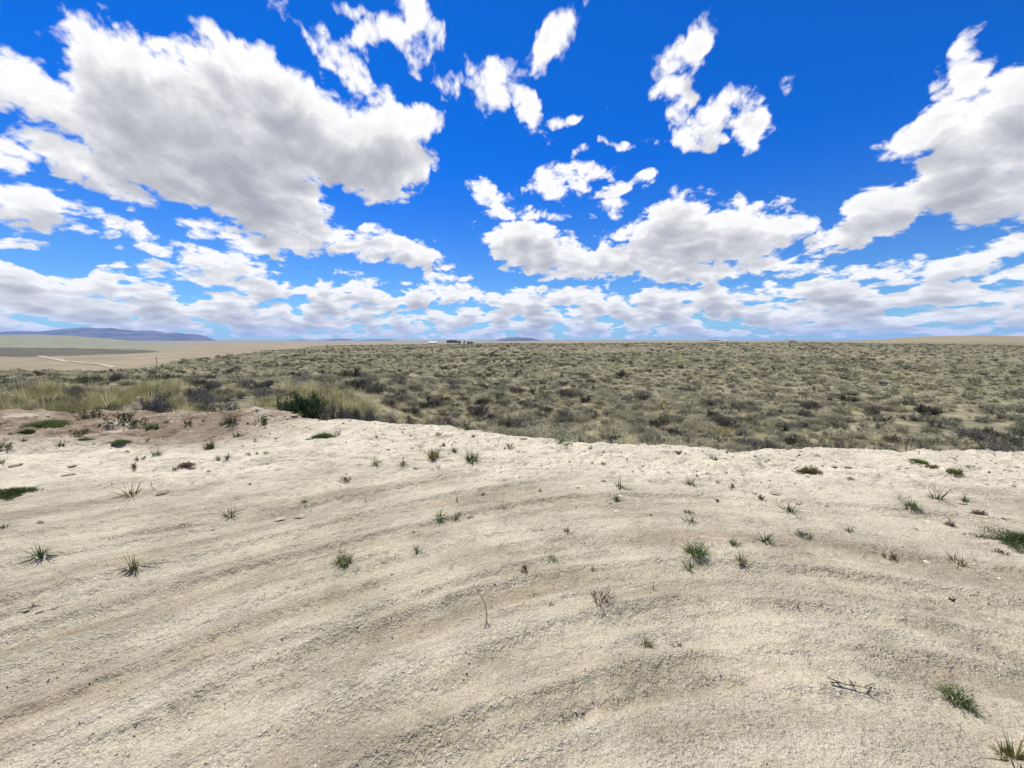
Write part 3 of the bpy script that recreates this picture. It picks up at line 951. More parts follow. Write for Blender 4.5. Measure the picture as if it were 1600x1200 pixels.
ORD = ['', 'second ', 'third ', 'fourth ', 'fifth ', 'sixth ', 'seventh ', 'eighth ', 'ninth ', 'tenth '] + ['%dth ' % k for k in range(11, 99)]
ind = sorted(order[:N_IND], key=lambda i: sr[i])
rank = {}
for i in ind:
    k = kinds[sk[i]]
    ppx = 800 + FPX * sx_[i] / sy_[i]
    where = [t_ for p_, t_ in SECT if p_ <= ppx][-1]
    rk = rank.get((k, where), 0); rank[(k, where)] = rk + 1
    lab = '%snearest %s on the plain %s' % (ORD[rk], LOOK[k], where)
    place_shrub(k, sx_[i], sy_[i], float(surf_z(sx_[i], sy_[i])), ssz[i] * rng.uniform(0.8, 1.25), ssz[i] * rng.uniform(0.7, 1.0), rng.uniform(0, 6.28), lab,
                group='shrubs scattered over the plain')
rest = order[N_IND:]
far_forms = []
for i, (bm, lm, n, lf, ls) in enumerate([(bark, L_SAGE, (7, 4, 3), 6, 0.075), (bark_dead, L_GREY, (8, 4, 4), 4, 0.06), (bark, L_DARK, (7, 4, 3), 6, 0.080), (bark, L_SAGE, (6, 4, 4), 5, 0.075), (bark, L_DARK, (8, 3, 4), 5, 0.080)]):
    far_forms.append(proto('shrub_form_%s' % 'abcde'[i], dome('sage', n, 0.7, bm, lm, lf, ls)))
fi = np.where(sk[rest] == 0, np.where(rng.uniform(size=len(rest)) < .5, 0, 3), np.where(sk[rest] == 1, 1, np.where(rng.uniform(size=len(rest)) < .5, 2, 4)))
sc_ = np.stack([ssz[rest] * rng.uniform(0.8, 1.3, len(rest)), ssz[rest] * rng.uniform(0.8, 1.3, len(rest)), ssz[rest] * rng.uniform(0.65, 0.95, len(rest))], -1)
scatter('sagebrush_cover', np.stack([sx_[rest], sy_[rest], ground_z(sx_[rest], sy_[rest]) - 0.03], -1), rng.uniform(0, 6.28, len(rest)), sc_, fi, far_forms,
        'distant sagebrush covering the plain to its far edge')

# low pale mounds of rabbitbrush, the commonest plant of the plain
pale_forms = []
for i, (n, lf, ls) in enumerate([((10, 5, 4), 8, 0.042), ((9, 6, 4), 8, 0.040), ((11, 5, 4), 7, 0.044)]):
    pale_forms.append(proto('mound_form_%s' % 'abc'[i], dome('sage', n, 0.5, bark, L_PALE, lf, ls)))
for i, (n, lf, ls) in enumerate([((7, 4, 3), 6, 0.085), ((6, 4, 4), 6, 0.085)]):
    pale_forms.append(proto('mound_form_%s' % 'de'[i], dome('sage', n, 0.5, bark, L_PALE, lf, ls)))
mx_, my_ = [], []
for n, r0, r1 in ((2300, 6, 28), (11000, 28, 80), (26000, 80, 250)):
    x, y = fan_points(n, r0, r1, A0, A1)
    mx_.append(x); my_.append(y)
mx_, my_ = np.concatenate(mx_), np.concatenate(my_)
m_ = keep(mx_, my_, 0.3) & (fbm(mx_ * 0.10, my_ * 0.17, 3, 81) > -0.17) & ~((mx_ < -3.0) & (my_ < 14) & (rng.uniform(size=len(mx_)) < 0.8))
mx_, my_ = mx_[m_], my_[m_]
mr = np.hypot(mx_, my_)
ms = rng.uniform(0.40, 0.95, len(mx_)) * (1 + 0.5 * rng.uniform(0, 1, len(mx_)) ** 3)
scatter('rabbitbrush_cover', np.stack([mx_, my_, surf_z(mx_, my_) - 0.03], -1), rng.uniform(0, 6.28, len(mx_)),
        np.stack([ms * rng.uniform(0.9, 1.35, len(mx_)), ms * rng.uniform(0.9, 1.35, len(mx_)), ms * rng.uniform(0.7, 1.0, len(mx_))], -1),
        np.where(mr < 34, rng.integers(0, 3, len(mx_)), rng.integers(3, 5, len(mx_))), pale_forms, 'low pale green-grey mounds of brush crowded over the plain')

# bunch grass between the shrubs
forms = []
for i, (n, h, rad, sp, wd, lm) in enumerate([(150, 0.40, 0.15, 0.80, 0.012, L_BUNCH), (170, 0.34, 0.18, 0.90, 0.012, L_BUNCH), (120, 0.46, 0.12, 0.60, 0.011, L_BUNCH), (140, 0.36, 0.16, 0.80, 0.012, L_OLIVE), (140, 0.30, 0.18, 0.95, 0.013, L_OLIVE)]):
    forms.append(proto('bunch_form_%s' % 'abcde'[i], [(tuft_part(n, h, rad, sp, wd, 0.22), lm)]))
for i, (n, h, rad, sp, wd, lm) in enumerate([(40, 0.38, 0.15, 0.85, 0.045, L_BUNCH), (40, 0.32, 0.17, 0.95, 0.05, L_BUNCH), (36, 0.34, 0.16, 0.85, 0.05, L_OLIVE)]):
    forms.append(proto('bunch_form_%s' % 'fgh'[i], [(tuft_part(n, h, rad, sp, wd, 0.22, segs=2), lm)]))
gx_, gy_ = [], []
for n, r0, r1 in ((3600, 5.5, 28), (9000, 28, 80), (18000, 80, 250)):
    x, y = fan_points(n, r0, r1, A0, A1)
    gx_.append(x); gy_.append(y)
gx_, gy_ = np.concatenate(gx_), np.concatenate(gy_)
m_ = (gy_ > rim_y(gx_) + 0.05 - 0.3 * rng.uniform(size=len(gx_)) ** 4) & (np.hypot(gx_, gy_) < brush_edge(np.arctan2(gx_, gy_)) * 1.03)
bare = fbm(gx_ * 0.10, gy_ * 0.17, 3, 81)
m_ &= (bare > -0.17)
gx_, gy_ = gx_[m_], gy_[m_]
gr_ = np.hypot(gx_, gy_); ga_ = np.arctan2(gx_, gy_)
u = rng.uniform(size=len(gx_))
ol = np.clip(0.28 + 0.4 * vnoise(gx_ * 0.2, gy_ * 0.2, 82) + 0.18 * sstep(R(5), R(45), ga_), 0, 1)
near_i = np.where(u < ol, rng.integers(3, 5, len(u)), rng.integers(0, 3, len(u)))
far_i = np.where(u < ol, 7, rng.integers(5, 7, len(u)))
gi_ = np.where(gr_ < 34, near_i, far_i)
gs = rng.uniform(0.55, 1.1, len(u)) * (0.55 + 0.45 * sstep(0.0, 0.6, gy_ - rim_y(gx_)))
scatter('bunch_grass', np.stack([gx_, gy_, surf_z(gx_, gy_) - 0.02], -1), rng.uniform(0, 6.28, len(u)),
        np.stack([gs * rng.uniform(0.9, 1.3, len(u)), gs * rng.uniform(0.9, 1.3, len(u)), gs * rng.uniform(0.7, 1.1, len(u))], -1), gi_, forms,
        'pale dry bunch grass growing between the shrubs of the plain')

# tall grass behind the left half of the rim
tforms = []
for i, (n, h, rad, sp, wd, lm) in enumerate([(70, 0.74, 0.13, 0.36, 0.009, L_TALL), (80, 0.62, 0.16, 0.45, 0.009, L_TALL), (90, 0.55, 0.16, 0.48, 0.010, L_OLIVE), (60, 0.84, 0.11, 0.28, 0.008, L_TALL), (100, 0.42, 0.17, 0.6, 0.010, L_OLIVE)]):
    tforms.append(proto('tall_grass_form_%s' % 'abcde'[i], [(tuft_part(n, h, rad, sp, wd, 0.10), lm)]))
tx = rng.uniform(-26, 1.5, 4600); ty = rng.uniform(6.2, 17, 4600)
ry = rim_y(tx)
lim = ry + np.interp(tx, [-26, -6, -3, 0, 1.5], [8.0, 6.0, 3.0, 1.8, 1.2])
m_ = (ty > ry + 0.10) & (ty < lim + 1.2 * fbm(tx, ty, 2, 91)) & (vnoise(tx * 0.8, ty * 0.8, 92) + 0.5 * vnoise(tx * 2.2, ty * 2.2, 94) > np.where(tx > -4.5, 0.08, -0.04))
# the shrubs one can pick out stand clear of the grass
for sx0, sy0, w0 in taken:
    m_ &= ~((np.abs(tx - sx0 * ty / sy0) < w0 * 0.85) & (ty < sy0 + 0.25) & (ty > sy0 - 1.6))
tx, ty = tx[m_], ty[m_]
u = rng.uniform(size=len(tx))
front = sstep(1.2, 0.3, ty - rim_y(tx))
ti = np.where(u < 0.56 + 0.36 * front, np.where(rng.uniform(size=len(tx)) < 0.5, 2, 4), rng.choice([0, 1, 3], len(tx)))
tsz = rng.uniform(0.55, 1.2, len(tx)) * (1 + 0.7 * vnoise(tx * 0.6, ty * 0.6, 93)) * np.interp(tx, [-6, -3.5, 1.5], [0.90, 0.62, 0.50])
scatter('tall_grass', np.stack([tx, ty, surf_z(tx, ty) - 0.02], -1), rng.uniform(0, 6.28, len(tx)), np.stack([tsz, tsz, tsz], -1), ti, tforms,
        'tall tan grass behind the left half of the pad rim')

# ================================================================== plants growing on the pad
M_PAD = {
    'green': leaf_mat('pad_grass_green', (0.070, 0.105, 0.036), (0.160, 0.195, 0.075), 0.3, 0.15),
    'dark': leaf_mat('pad_grass_dark', (0.038, 0.058, 0.024), (0.095, 0.122, 0.050), 0.2, 0.15),
    'olive': leaf_mat('pad_grass_olive', (0.100, 0.105, 0.035), (0.190, 0.175, 0.070), 0.3, 0.15),
    'bright': leaf_mat('pad_weed_bright', (0.070, 0.120, 0.030), (0.130, 0.190, 0.055), 0.35, 0.12),
    'blue': leaf_mat('pad_weed_bluish', (0.065, 0.095, 0.075), (0.125, 0.160, 0.125), 0.25, 0.12),
    'dry': leaf_mat('pad_weed_dry', (0.120, 0.085, 0.055), (0.260, 0.200, 0.140), 0.15, 0.15),
    'red': leaf_mat('pad_weed_reddish', (0.120, 0.078, 0.055), (0.210, 0.150, 0.105), 0.2, 0.12),
    'stick': plain_mat('dead_stick', (0.13, 0.10, 0.07), scale=30),
}

def pad_plant(form, w, h, m):
    """w, h in metres; returns parts for a single mesh"""
    P = Parts()
    w, h = 1.15 * w, 1.1 * h
    bw = min(max(0.0058, 0.042 * w), 0.0095)
    L = 0.5 * w + 0.3 * h
    if form == 'tuft':
        tuft_part(42, max(h, 0.5 * L), 0.12 * w, 0.66, bw, 0.34, P)
        tuft_part(10, L, 0.06 * w, 1.05, bw, 0.10, P)
    elif form == 'dense':
        tuft_part(95, max(h, 0.6 * L), 0.20 * w, 0.75, bw, 0.15, P)
        tuft_part(25, L * 0.9, 0.10 * w, 1.1, bw, 0.06, P)
    elif form == 'sprawl':
        tuft_part(22, 0.60 * w, 0.10 * w, 1.4, bw * 0.9, 0.22, P)
        tuft_part(26, 0.50 * w, 0.11 * w, 0.9, bw * 0.85, 0.55, P)
        tuft_part(8, max(h, 0.3 * w), 0.05 * w, 0.5, bw, 0.12, P)
    elif form == 'sparse':
        tuft_part(9, max(h, 0.45 * w), 0.04 * w, 0.72, bw, 0.12, P)
    elif form == 'feather':
        tuft_part(int(min(260, 90 + 800 * w)), max(h, 0.4 * w), 0.20 * w, 0.85, 0.0042, 0.22, P)
        n = 160
        c = np.stack([rng.normal(0, 0.12 * w, n), rng.normal(0, 0.10 * w, n), np.abs(rng.normal(0, 0.45 * h, n))], -1)
        leaves(P, c, rng.normal(size=(n, 3)), np.full(n, 0.016), np.full(n, 0.005))
    elif form == 'mat':
        n = int(min(2600, 500 + 9000 * w * w))
        a = rng.uniform(0, 6.28, n); r = np.sqrt(rng.uniform(0, 1, n)) * 0.5
        lob = 1 + 0.3 * np.sin(a * 3 + w * 50) + 0.2 * np.sin(a * 5)
        c = np.stack([np.cos(a) * r * w * lob, np.sin(a) * r * w * 0.62 * lob, np.abs(rng.normal(0, 0.32 * h, n)) + 0.004], -1)
        d = np.stack([np.cos(a), np.sin(a), 0.6 + 0 * a], -1) + 0.7 * rng.normal(size=(n, 3))
        s = rng.uniform(0.6, 1.3, n) * min(0.026, 0.12 * w)
        leaves(P, c, d, s, s * 0.4)
        tuft_part(70, h * 1.1, 0.40 * w, 0.6, 0.005, 0.15, P)
    elif form == 'turf':
        n = int(min(2600, 500 + 16000 * w * w))
        a = rng.uniform(0, 6.28, n); r = rng.uniform(0, 1, n) ** 0.8 * 0.58
        lob = 1 + 0.25 * np.sin(a * 3 + w * 50) + 0.2 * np.sin(a * 5) + 0.15 * np.sin(a * 11)
        base = np.stack([np.cos(a) * r * w * lob, np.sin(a) * r * w * 0.6 * lob, 0 * a - 0.005], -1)
        d = rng.normal(size=(n, 3)) * np.array([0.8, 0.8, 0.2]) + np.array([0, 0, 0.9])
        blades(P, base, d, h * rng.uniform(0.5, 1.2, n) * (1.15 - 1.1 * r), np.full(n, 0.0065), np.full(n, 0.2))
    elif form == 'leafy':
        B, Lf = shrub_parts('broad', max(h, 0.35 * w), (9, 4, 4), 5, 0.05, 1.15, 0.7)
        sx = w / (1.25 * max(h, 0.35 * w))
        for src in (B, Lf):
            v = np.concatenate(src.v) * np.array([sx, sx, 0.95])
            P.add(v, np.concatenate(src.q), 0)
    elif form == 'weed':
        g = grow(6, 4, 3, 0.95, max(h, 0.6 * w))
        for (p0, p1), r0, r1 in zip(g, (0.0030, 0.0022, 0.0016), (0.0022, 0.0016, 0.0010)):
            twigs(P, p0, p1, np.full(len(p0), r0), np.full(len(p0), r1))
        q0, q1 = g[-1]
        leaves(P, q1, q1 - q0, np.full(len(q1), 0.012), np.full(len(q1), 0.005))
    elif form == 'stalk':
        n = max(2, int(w / 0.02))
        z = np.linspace(0, h, 6); x = np.cumsum(np.concatenate([[0], rng.normal(0.01, 0.012, 5)]))
        p = np.stack([x, 0.3 * x, z], -1)
        twigs(P, p[:-1], p[1:], np.linspace(0.0032, 0.0018, 5), np.linspace(0.0030, 0.0014, 5))
        tuft_part(4, 0.35 * h, 0.006, 0.8, 0.006, 0.2, P)
    elif form == 'twig':
        # a dead branching stem lying on the dirt
        p0 = np.array([[0, 0, .012], [0, 0, .012], [-.10, .02, .02], [-.10, .02, .02], [.07, -.02, .02], [.07, -.02, .02], [0, 0, .012]]) * (w / 0.36)
        p1 = np.array([[-.10, .02, .012], [.07, -.02, .012], [-.19, .03, .018], [-.18, .075, .022], [.14, -.10, .010], [.19, .015, .022], [-.01, .06, .03]]) * (w / 0.36)
        twigs(P, p0, p1, np.full(7, 0.0034), np.full(7, 0.0018))
    return P

# px, py of the foot, width px, height px, form, colour, what singles it out
PAD_PLANTS = [
    (20, 770, 46, 11, 'turf', 'dark', 'low dark green mat at the left edge of the picture'),
    (44, 675, 16, 8, 'turf', 'dark', 'small dark flat clump on rough soil near the left edge'),
    (126, 683, 18, 22, 'leafy', 'dark', 'spiky dark weed with a stalk on the rough soil at left'),
    (96, 697, 20, 13, 'tuft', 'dark', 'dark grass tuft on rough soil left of the stalked weed'),
    (8, 704, 18, 20, 'leafy', 'dark', 'dark weed upright at the left edge above the green mat'),
    (3, 724, 14, 16, 'tuft', 'olive', 'yellowish tuft cut by the left edge'),
    (78, 664, 44, 11, 'turf', 'green', 'wide low green mat below the tall grass at left'),
    (145, 653, 26, 22, 'leafy', 'dark', 'rounded dark green weed at the foot of the tall grass'),
    (188, 664, 32, 26, 'leafy', 'dark', 'largest dark green weed at the foot of the tall grass'),
    (217, 665, 20, 16, 'leafy', 'dark', 'dark weed right of the largest one below the tall grass'),
    (239, 671, 16, 11, 'mat', 'bright', 'round bright green weed below the leaning shrub'),
    (193, 674, 10, 8, 'sparse', 'dark', 'tiny dark sprout under the largest dark weed'),
    (260, 661, 12, 11, 'tuft', 'dark', 'small dark tuft under the leaning shrub'),
    (294, 666, 12, 16, 'leafy', 'dark', 'narrow dark weed right of the leaning shrub'),
    (318, 659, 12, 8, 'tuft', 'olive', 'olive tuft on the rim between two dark weeds'),
    (360, 660, 32, 20, 'dense', 'dark', 'big spiky dark tuft on the rim at upper left'),
    (327, 702, 22, 19, 'dense', 'dark', 'dark green tuft below the big spiky one'),
    (369, 682, 22, 11, 'sprawl', 'dark', 'dark sprawling tuft right under the big spiky one'),
    (244, 710, 32, 13, 'sprawl', 'green', 'green sprawling tuft on pale crust at left'),
    (232, 688, 14, 9, 'tuft', 'olive', 'yellowish tuft on the rough soil bank'),
    (189, 692, 20, 8, 'turf', 'green', 'low green patch on the rough soil bank'),
    (131, 688, 22, 7, 'turf', 'green', 'thin green patch at the foot of the stalked weed'),
    (36, 690, 12, 10, 'tuft', 'olive', 'olive tuft on rough soil near the left edge'),
    (219, 718, 14, 10, 'weed', 'red', 'reddish weed below the rough soil bank'),
    (213, 731, 14, 12, 'weed', 'dry', 'grey-brown weed under the reddish one'),
    (292, 728, 18, 7, 'mat', 'red', 'flat reddish weed on pale crust'),
    (273, 734, 20, 7, 'sprawl', 'green', 'low green weed beside the flat reddish one'),
    (341, 717, 13, 10, 'tuft', 'green', 'left of a pair of small green tufts on pale crust'),
    (356, 714, 13, 11, 'tuft', 'green', 'right of a pair of small green tufts on pale crust'),
    (387, 710, 16, 9, 'sprawl', 'green', 'small arching green tuft right of the tuft pair'),
    (316, 733, 10, 10, 'sparse', 'olive', 'thin sprout right of the flat reddish weed'),
    (206, 775, 54, 21, 'sprawl', 'olive', 'large sprawling tuft on a soil ridge at left'),
    (241, 765, 8, 18, 'stalk', 'dry', 'thin dry stalk beside the large sprawling tuft'),
    (360, 806, 32, 19, 'tuft', 'green', 'compact round green tuft on open dirt at left'),
    (6, 825, 18, 12, 'tuft', 'green', 'green tuft cut by the left edge under the mat'),
    (64, 868, 46, 22, 'sprawl', 'dark', 'dark spidery tuft on open dirt, lowest at far left'),
    (210, 885, 50, 17, 'sprawl', 'olive', 'yellow-green spidery tuft on open dirt at lower left'),
    (409, 665, 15, 25, 'leafy', 'dark', 'tall dark weed on the soil mound'),
    (505, 683, 26, 10, 'turf', 'bright', 'green leafy patch right of the soil mound'),
    (527, 680, 16, 9, 'weed', 'olive', 'olive weed touching the leafy patch near the mound'),
    (416, 709, 20, 11, 'sprawl', 'green', 'green arching tuft under the soil mound'),
    (402, 710, 12, 8, 'tuft', 'green', 'small tuft left of the arching one under the mound'),
    (588, 725, 27, 18, 'tuft', 'green', 'spiky green tuft left of the row near centre'),
    (630, 726, 26, 11, 'sprawl', 'green', 'flat green tuft second in the row near centre'),
    (678, 715, 33, 19, 'dense', 'olive', 'yellow-green tuft third in the row near centre'),
    (710, 705, 16, 13, 'tuft', 'dark', 'small dark tuft between two large tufts near centre'),
    (738, 721, 33, 22, 'dense', 'dark', 'dense nearly black grass tuft near centre'),
    (685, 732, 18, 10, 'sparse', 'green', 'little star-shaped tuft under the yellow-green one'),
    (752, 698, 12, 9, 'sparse', 'dark', 'forked dark sprout above the dense black tuft'),
    (778, 696, 12, 9, 'sparse', 'dark', 'dark sprout right of the forked one near the rim'),
    (798, 700, 8, 12, 'weed', 'dry', 'dry weed near the rim at the picture centre'),
    (686, 680, 9, 9, 'weed', 'dark', 'dark sprout on the small crest of the rim'),
    (475, 786, 20, 15, 'tuft', 'green', 'green tuft with a long blade left of centre'),
    (540, 754, 14, 15, 'weed', 'dry', 'upright dry weed left of centre'),
    (572, 783, 14, 12, 'sparse', 'olive', 'thin curved sprout left of centre'),
    (714, 783, 9, 13, 'sparse', 'dark', 'narrow upright sprout above the tuft pair'),
    (755, 774, 8, 7, 'weed', 'dry', 'tiny brown weed left of the forked olive tuft'),
    (786, 793, 21, 18, 'sparse', 'olive', 'forked olive tuft at the middle of the pad'),
    (687, 808, 28, 15, 'tuft', 'olive', 'left of the tuft pair at mid pad'),
    (714, 809, 20, 16, 'tuft', 'dark', 'right of the tuft pair at mid pad'),
    (652, 863, 26, 21, 'tuft', 'green', 'green spiked tuft alone at mid pad'),
    (537, 880, 42, 20, 'feather', 'green', 'fine feathery green clump left of centre'),
    (526, 872, 6, 24, 'stalk', 'dry', 'dry seed stalk rising from the feathery clump'),
    (878, 695, 24, 13, 'leafy', 'bright', 'bright yellow-green weed on the rim right of centre'),
    (922, 702, 16, 10, 'tuft', 'green', 'small tuft at the rim right of the bright weed'),
    (907, 725, 6, 9, 'stalk', 'dry', 'tiny stalk below the bright rim weed'),
    (943, 725, 10, 9, 'tuft', 'olive', 'pale yellow tuft below the rim right of centre'),
    (968, 761, 42, 15, 'sprawl', 'green', 'wide green tuft right of centre, upper of two'),
    (962, 781, 22, 15, 'tuft', 'dark', 'dark tuft right under the wide green one'),
    (1079, 757, 37, 15, 'sprawl', 'dark', 'dark arching tuft on its own below the right rim'),
    (900, 793, 16, 8, 'sparse', 'dry', 'dry brown sprout right of the middle'),
    (1016, 806, 8, 7, 'weed', 'dark', 'tiny dark weed right of the middle'),
    (942, 824, 19, 10, 'sparse', 'dark', 'thin dark spidery sprout right of the middle'),
    (885, 832, 23, 13, 'tuft', 'olive', 'olive tuft left of the spidery sprout'),
    (862, 872, 20, 13, 'tuft', 'green', 'drooping green tuft below the olive one'),
    (820, 892, 18, 14, 'weed', 'dry', 'dry twiggy sprout left of the drooping tuft'),
    (926, 889, 11, 9, 'weed', 'dry', 'small dry weed right of the drooping tuft'),
    (1076, 802, 20, 9, 'dense', 'dark', 'short dark tuft, topmost of the column of tufts'),
    (1079, 816, 30, 14, 'sprawl', 'dark', 'dark spidery tuft, second in the column of tufts'),
    (1073, 832, 12, 8, 'sparse', 'dark', 'little forked sprout, third in the column of tufts'),
    (1087, 866, 50, 26, 'feather', 'bright', 'large soft bright green clump in the column of tufts'),
    (1077, 888, 34, 20, 'tuft', 'green', 'spiked green tuft, lowest in the column of tufts'),
    (1115, 718, 18, 9, 'dense', 'dark', 'dark tuft close to the rim right of centre'),
    (1109, 741, 12, 8, 'sparse', 'olive', 'forked sprout in the small group below the rim'),
    (1122, 754, 14, 8, 'tuft', 'green', 'green tuft in the small group below the rim'),
    (1145, 750, 12, 6, 'tuft', 'olive', 'olive tuft in the small group below the rim'),
    (1161, 743, 12, 13, 'sparse', 'green', 'upright blades right of the small group below the rim'),
    (1143, 762, 16, 7, 'weed', 'dry', 'pale dry weed lowest of the small group below the rim'),
    (1120, 783, 12, 8, 'weed', 'dry', 'small dry weed between the arching tuft and the column'),
    (1188, 777, 8, 9, 'weed', 'red', 'brown sprout beside a clod right of the small group'),
    (1148, 853, 30, 14, 'dense', 'green', 'low star-shaped green tuft right of the soft clump'),
    (1158, 878, 28, 19, 'tuft', 'olive', 'olive spiked tuft under the low star-shaped one'),
    (1196, 845, 40, 16, 'sprawl', 'dark', 'dark blue-green sprawling tuft with one long blade'),
    (1234, 799, 43, 15, 'sprawl', 'dark', 'wide dark spidery tuft right of the column of tufts'),
    (1255, 840, 20, 18, 'leafy', 'blue', 'bluish leafy weed right of the column of tufts'),
    (1326, 830, 18, 13, 'tuft', 'dark', 'small dark star tuft at right mid pad'),
    (1265, 739, 26, 11, 'mat', 'olive', 'low olive weed below the rim on the right'),
    (1327, 749, 12, 6, 'weed', 'dark', 'tiny dark weed right of the low olive one'),
    (1432, 722, 19, 9, 'turf', 'bright', 'bright green mat close to the right rim'),
    (1458, 731, 22, 7, 'turf', 'olive', 'pale thin weed right of the bright green mat'),
    (1492, 739, 17, 9, 'mat', 'olive', 'brownish clump below the right rim'),
    (1405, 781, 19, 19, 'sparse', 'dark', 'upright dark blades beside the compact right tuft'),
    (1424, 792, 25, 14, 'dense', 'green', 'compact dense green tuft on the right'),
    (1464, 780, 44, 17, 'sprawl', 'dark', 'long-bladed tuft arching over, right of the compact one'),
    (1507, 783, 34, 14, 'sprawl', 'green', 'flat spreading tuft right of the long-bladed one'),
    (1530, 804, 16, 8, 'mat', 'red', 'brown dried clump under the flat spreading tuft'),
    (1484, 821, 17, 9, 'feather', 'dry', 'pale dry clump on the right'),
    (1558, 823, 16, 8, 'sparse', 'green', 'small tuft above the dark mat at the right edge'),
    (1590, 842, 88, 13, 'turf', 'dark', 'large dark green mat at the right edge'),
    (1497, 880, 44, 17, 'sprawl', 'olive', 'yellow-green spreading tuft below the right edge mat'),
    (1522, 875, 20, 9, 'sparse', 'green', 'few blades right of the yellow-green spreading tuft'),
    (1563, 864, 16, 13, 'weed', 'dry', 'thin dry weed near the right edge'),
    (1391, 874, 20, 18, 'weed', 'dry', 'dry forked weed at lower right of the pad'),
    (1411, 855, 14, 7, 'sparse', 'dry', 'bent dry blade above the dry forked weed'),
    (1317, 928, 18, 13, 'sparse', 'dark', 'four dark upright blades alone at lower right'),
    (1246, 947, 8, 15, 'stalk', 'stick', 'single thin stalk left of the four dark blades'),
    (936, 940, 38, 30, 'weed', 'dry', 'bushy dry brown weed below the middle'),
    (833, 931, 18, 13, 'leafy', 'red', 'reddish brown weed left of the bushy dry one'),
    (860, 946, 15, 11, 'tuft', 'dark', 'small dark green sprout beside the reddish weed'),
    (843, 959, 8, 5, 'sparse', 'dark', 'tiny sprout under the small dark green one'),
    (1020, 921, 24, 20, 'sparse', 'dry', 'thin forked dry tuft right of the bushy brown weed'),
    (1010, 1007, 28, 21, 'tuft', 'olive', 'olive tuft alone in the lower middle'),
    (1058, 1009, 22, 8, 'weed', 'dry', 'flat dry weed right of the lower olive tuft'),
    (1049, 1047, 9, 7, 'weed', 'red', 'tiny brown weed under the lower olive tuft'),
    (761, 973, 10, 52, 'stalk', 'stick', 'tall bent dead stalk in the lower middle'),
    (1335, 1072, 56, 22, 'twig', 'stick', 'dead forked stem lying on the dirt at lower right'),
    (1494, 1094, 62, 26, 'feather', 'green', 'soft green clump low on the right'),
    (1590, 1192, 70, 26, 'dense', 'olive', 'green weed cut by the lower right corner'),
]
CAT = {'twig': ('dead_stem', 'dead stem'), 'stalk': ('dry_stalk', 'stalk'), 'weed': ('weed', 'weed'), 'leafy': ('weed', 'weed'), 'mat': ('weed_mat', 'weed'), 'turf': ('grass_mat', 'grass'),
       'feather': ('grass_clump', 'grass'), 'tuft': ('grass_tuft', 'grass'), 'dense': ('grass_tuft', 'grass'), 'sprawl': ('grass_tuft', 'grass'), 'sparse': ('grass_sprout', 'grass')}
for px, py, wp, hp, form, colr, lab in PAD_PLANTS:
    p = hit(px, py, pad_z, 0.8, 12)
    if p is None or pad_inside(p[0], p[1]) < 0.02:
        d = ray(px, py); x = d[0] / d[1] * (float(rim_y(0)) if p is None else p[1])
        yy = float(rim_y(x)) - 0.12
        x = d[0] / d[1] * yy
        p = np.array([x, yy, float(pad_z(x, yy))])
    dep = p[1] * math.cos(PITCH) + (EYE - p[2]) * math.sin(PITCH)
    nm, cat = CAT[form]
    me = pad_plant(form, wp * dep / FPX, hp * dep / FPX, colr).mesh(nm, [M_PAD[colr]])
    o = link(nm, me)
    o.location = (p[0], p[1], p[2] - 0.004)
    o.rotation_euler = (0, 0, rng.uniform(0, 6.28) if form not in ('twig', 'mat', 'turf') else 0.0)
    tag(o, lab, cat)

# ------------------------------------------------------------------ clods and gravel
cm, T, b = new_mat('dirt_clod')
oi = T.node('ShaderNodeObjectInfo')
n = T.noise(T.node('ShaderNodeTexCoord').outputs['Object'], 24, 4, 0.65)
cc = T.mix(oi.outputs['Random'], c4(0.24, 0.195, 0.14), c4(0.40, 0.36, 0.275))
T.put(b.inputs['Base Color'], T.v('SCALE', cc, scale=T.m('MULTIPLY_ADD', n, 0.8, 0.6)))
bp = T.node('ShaderNodeBump'); bp.inputs['Strength'].default_value = 0.8; bp.inputs['Distance'].default_value = 0.01
T.put(bp.inputs['Height'], n); T.l.new(bp.outputs[0], b.inputs['Normal'])

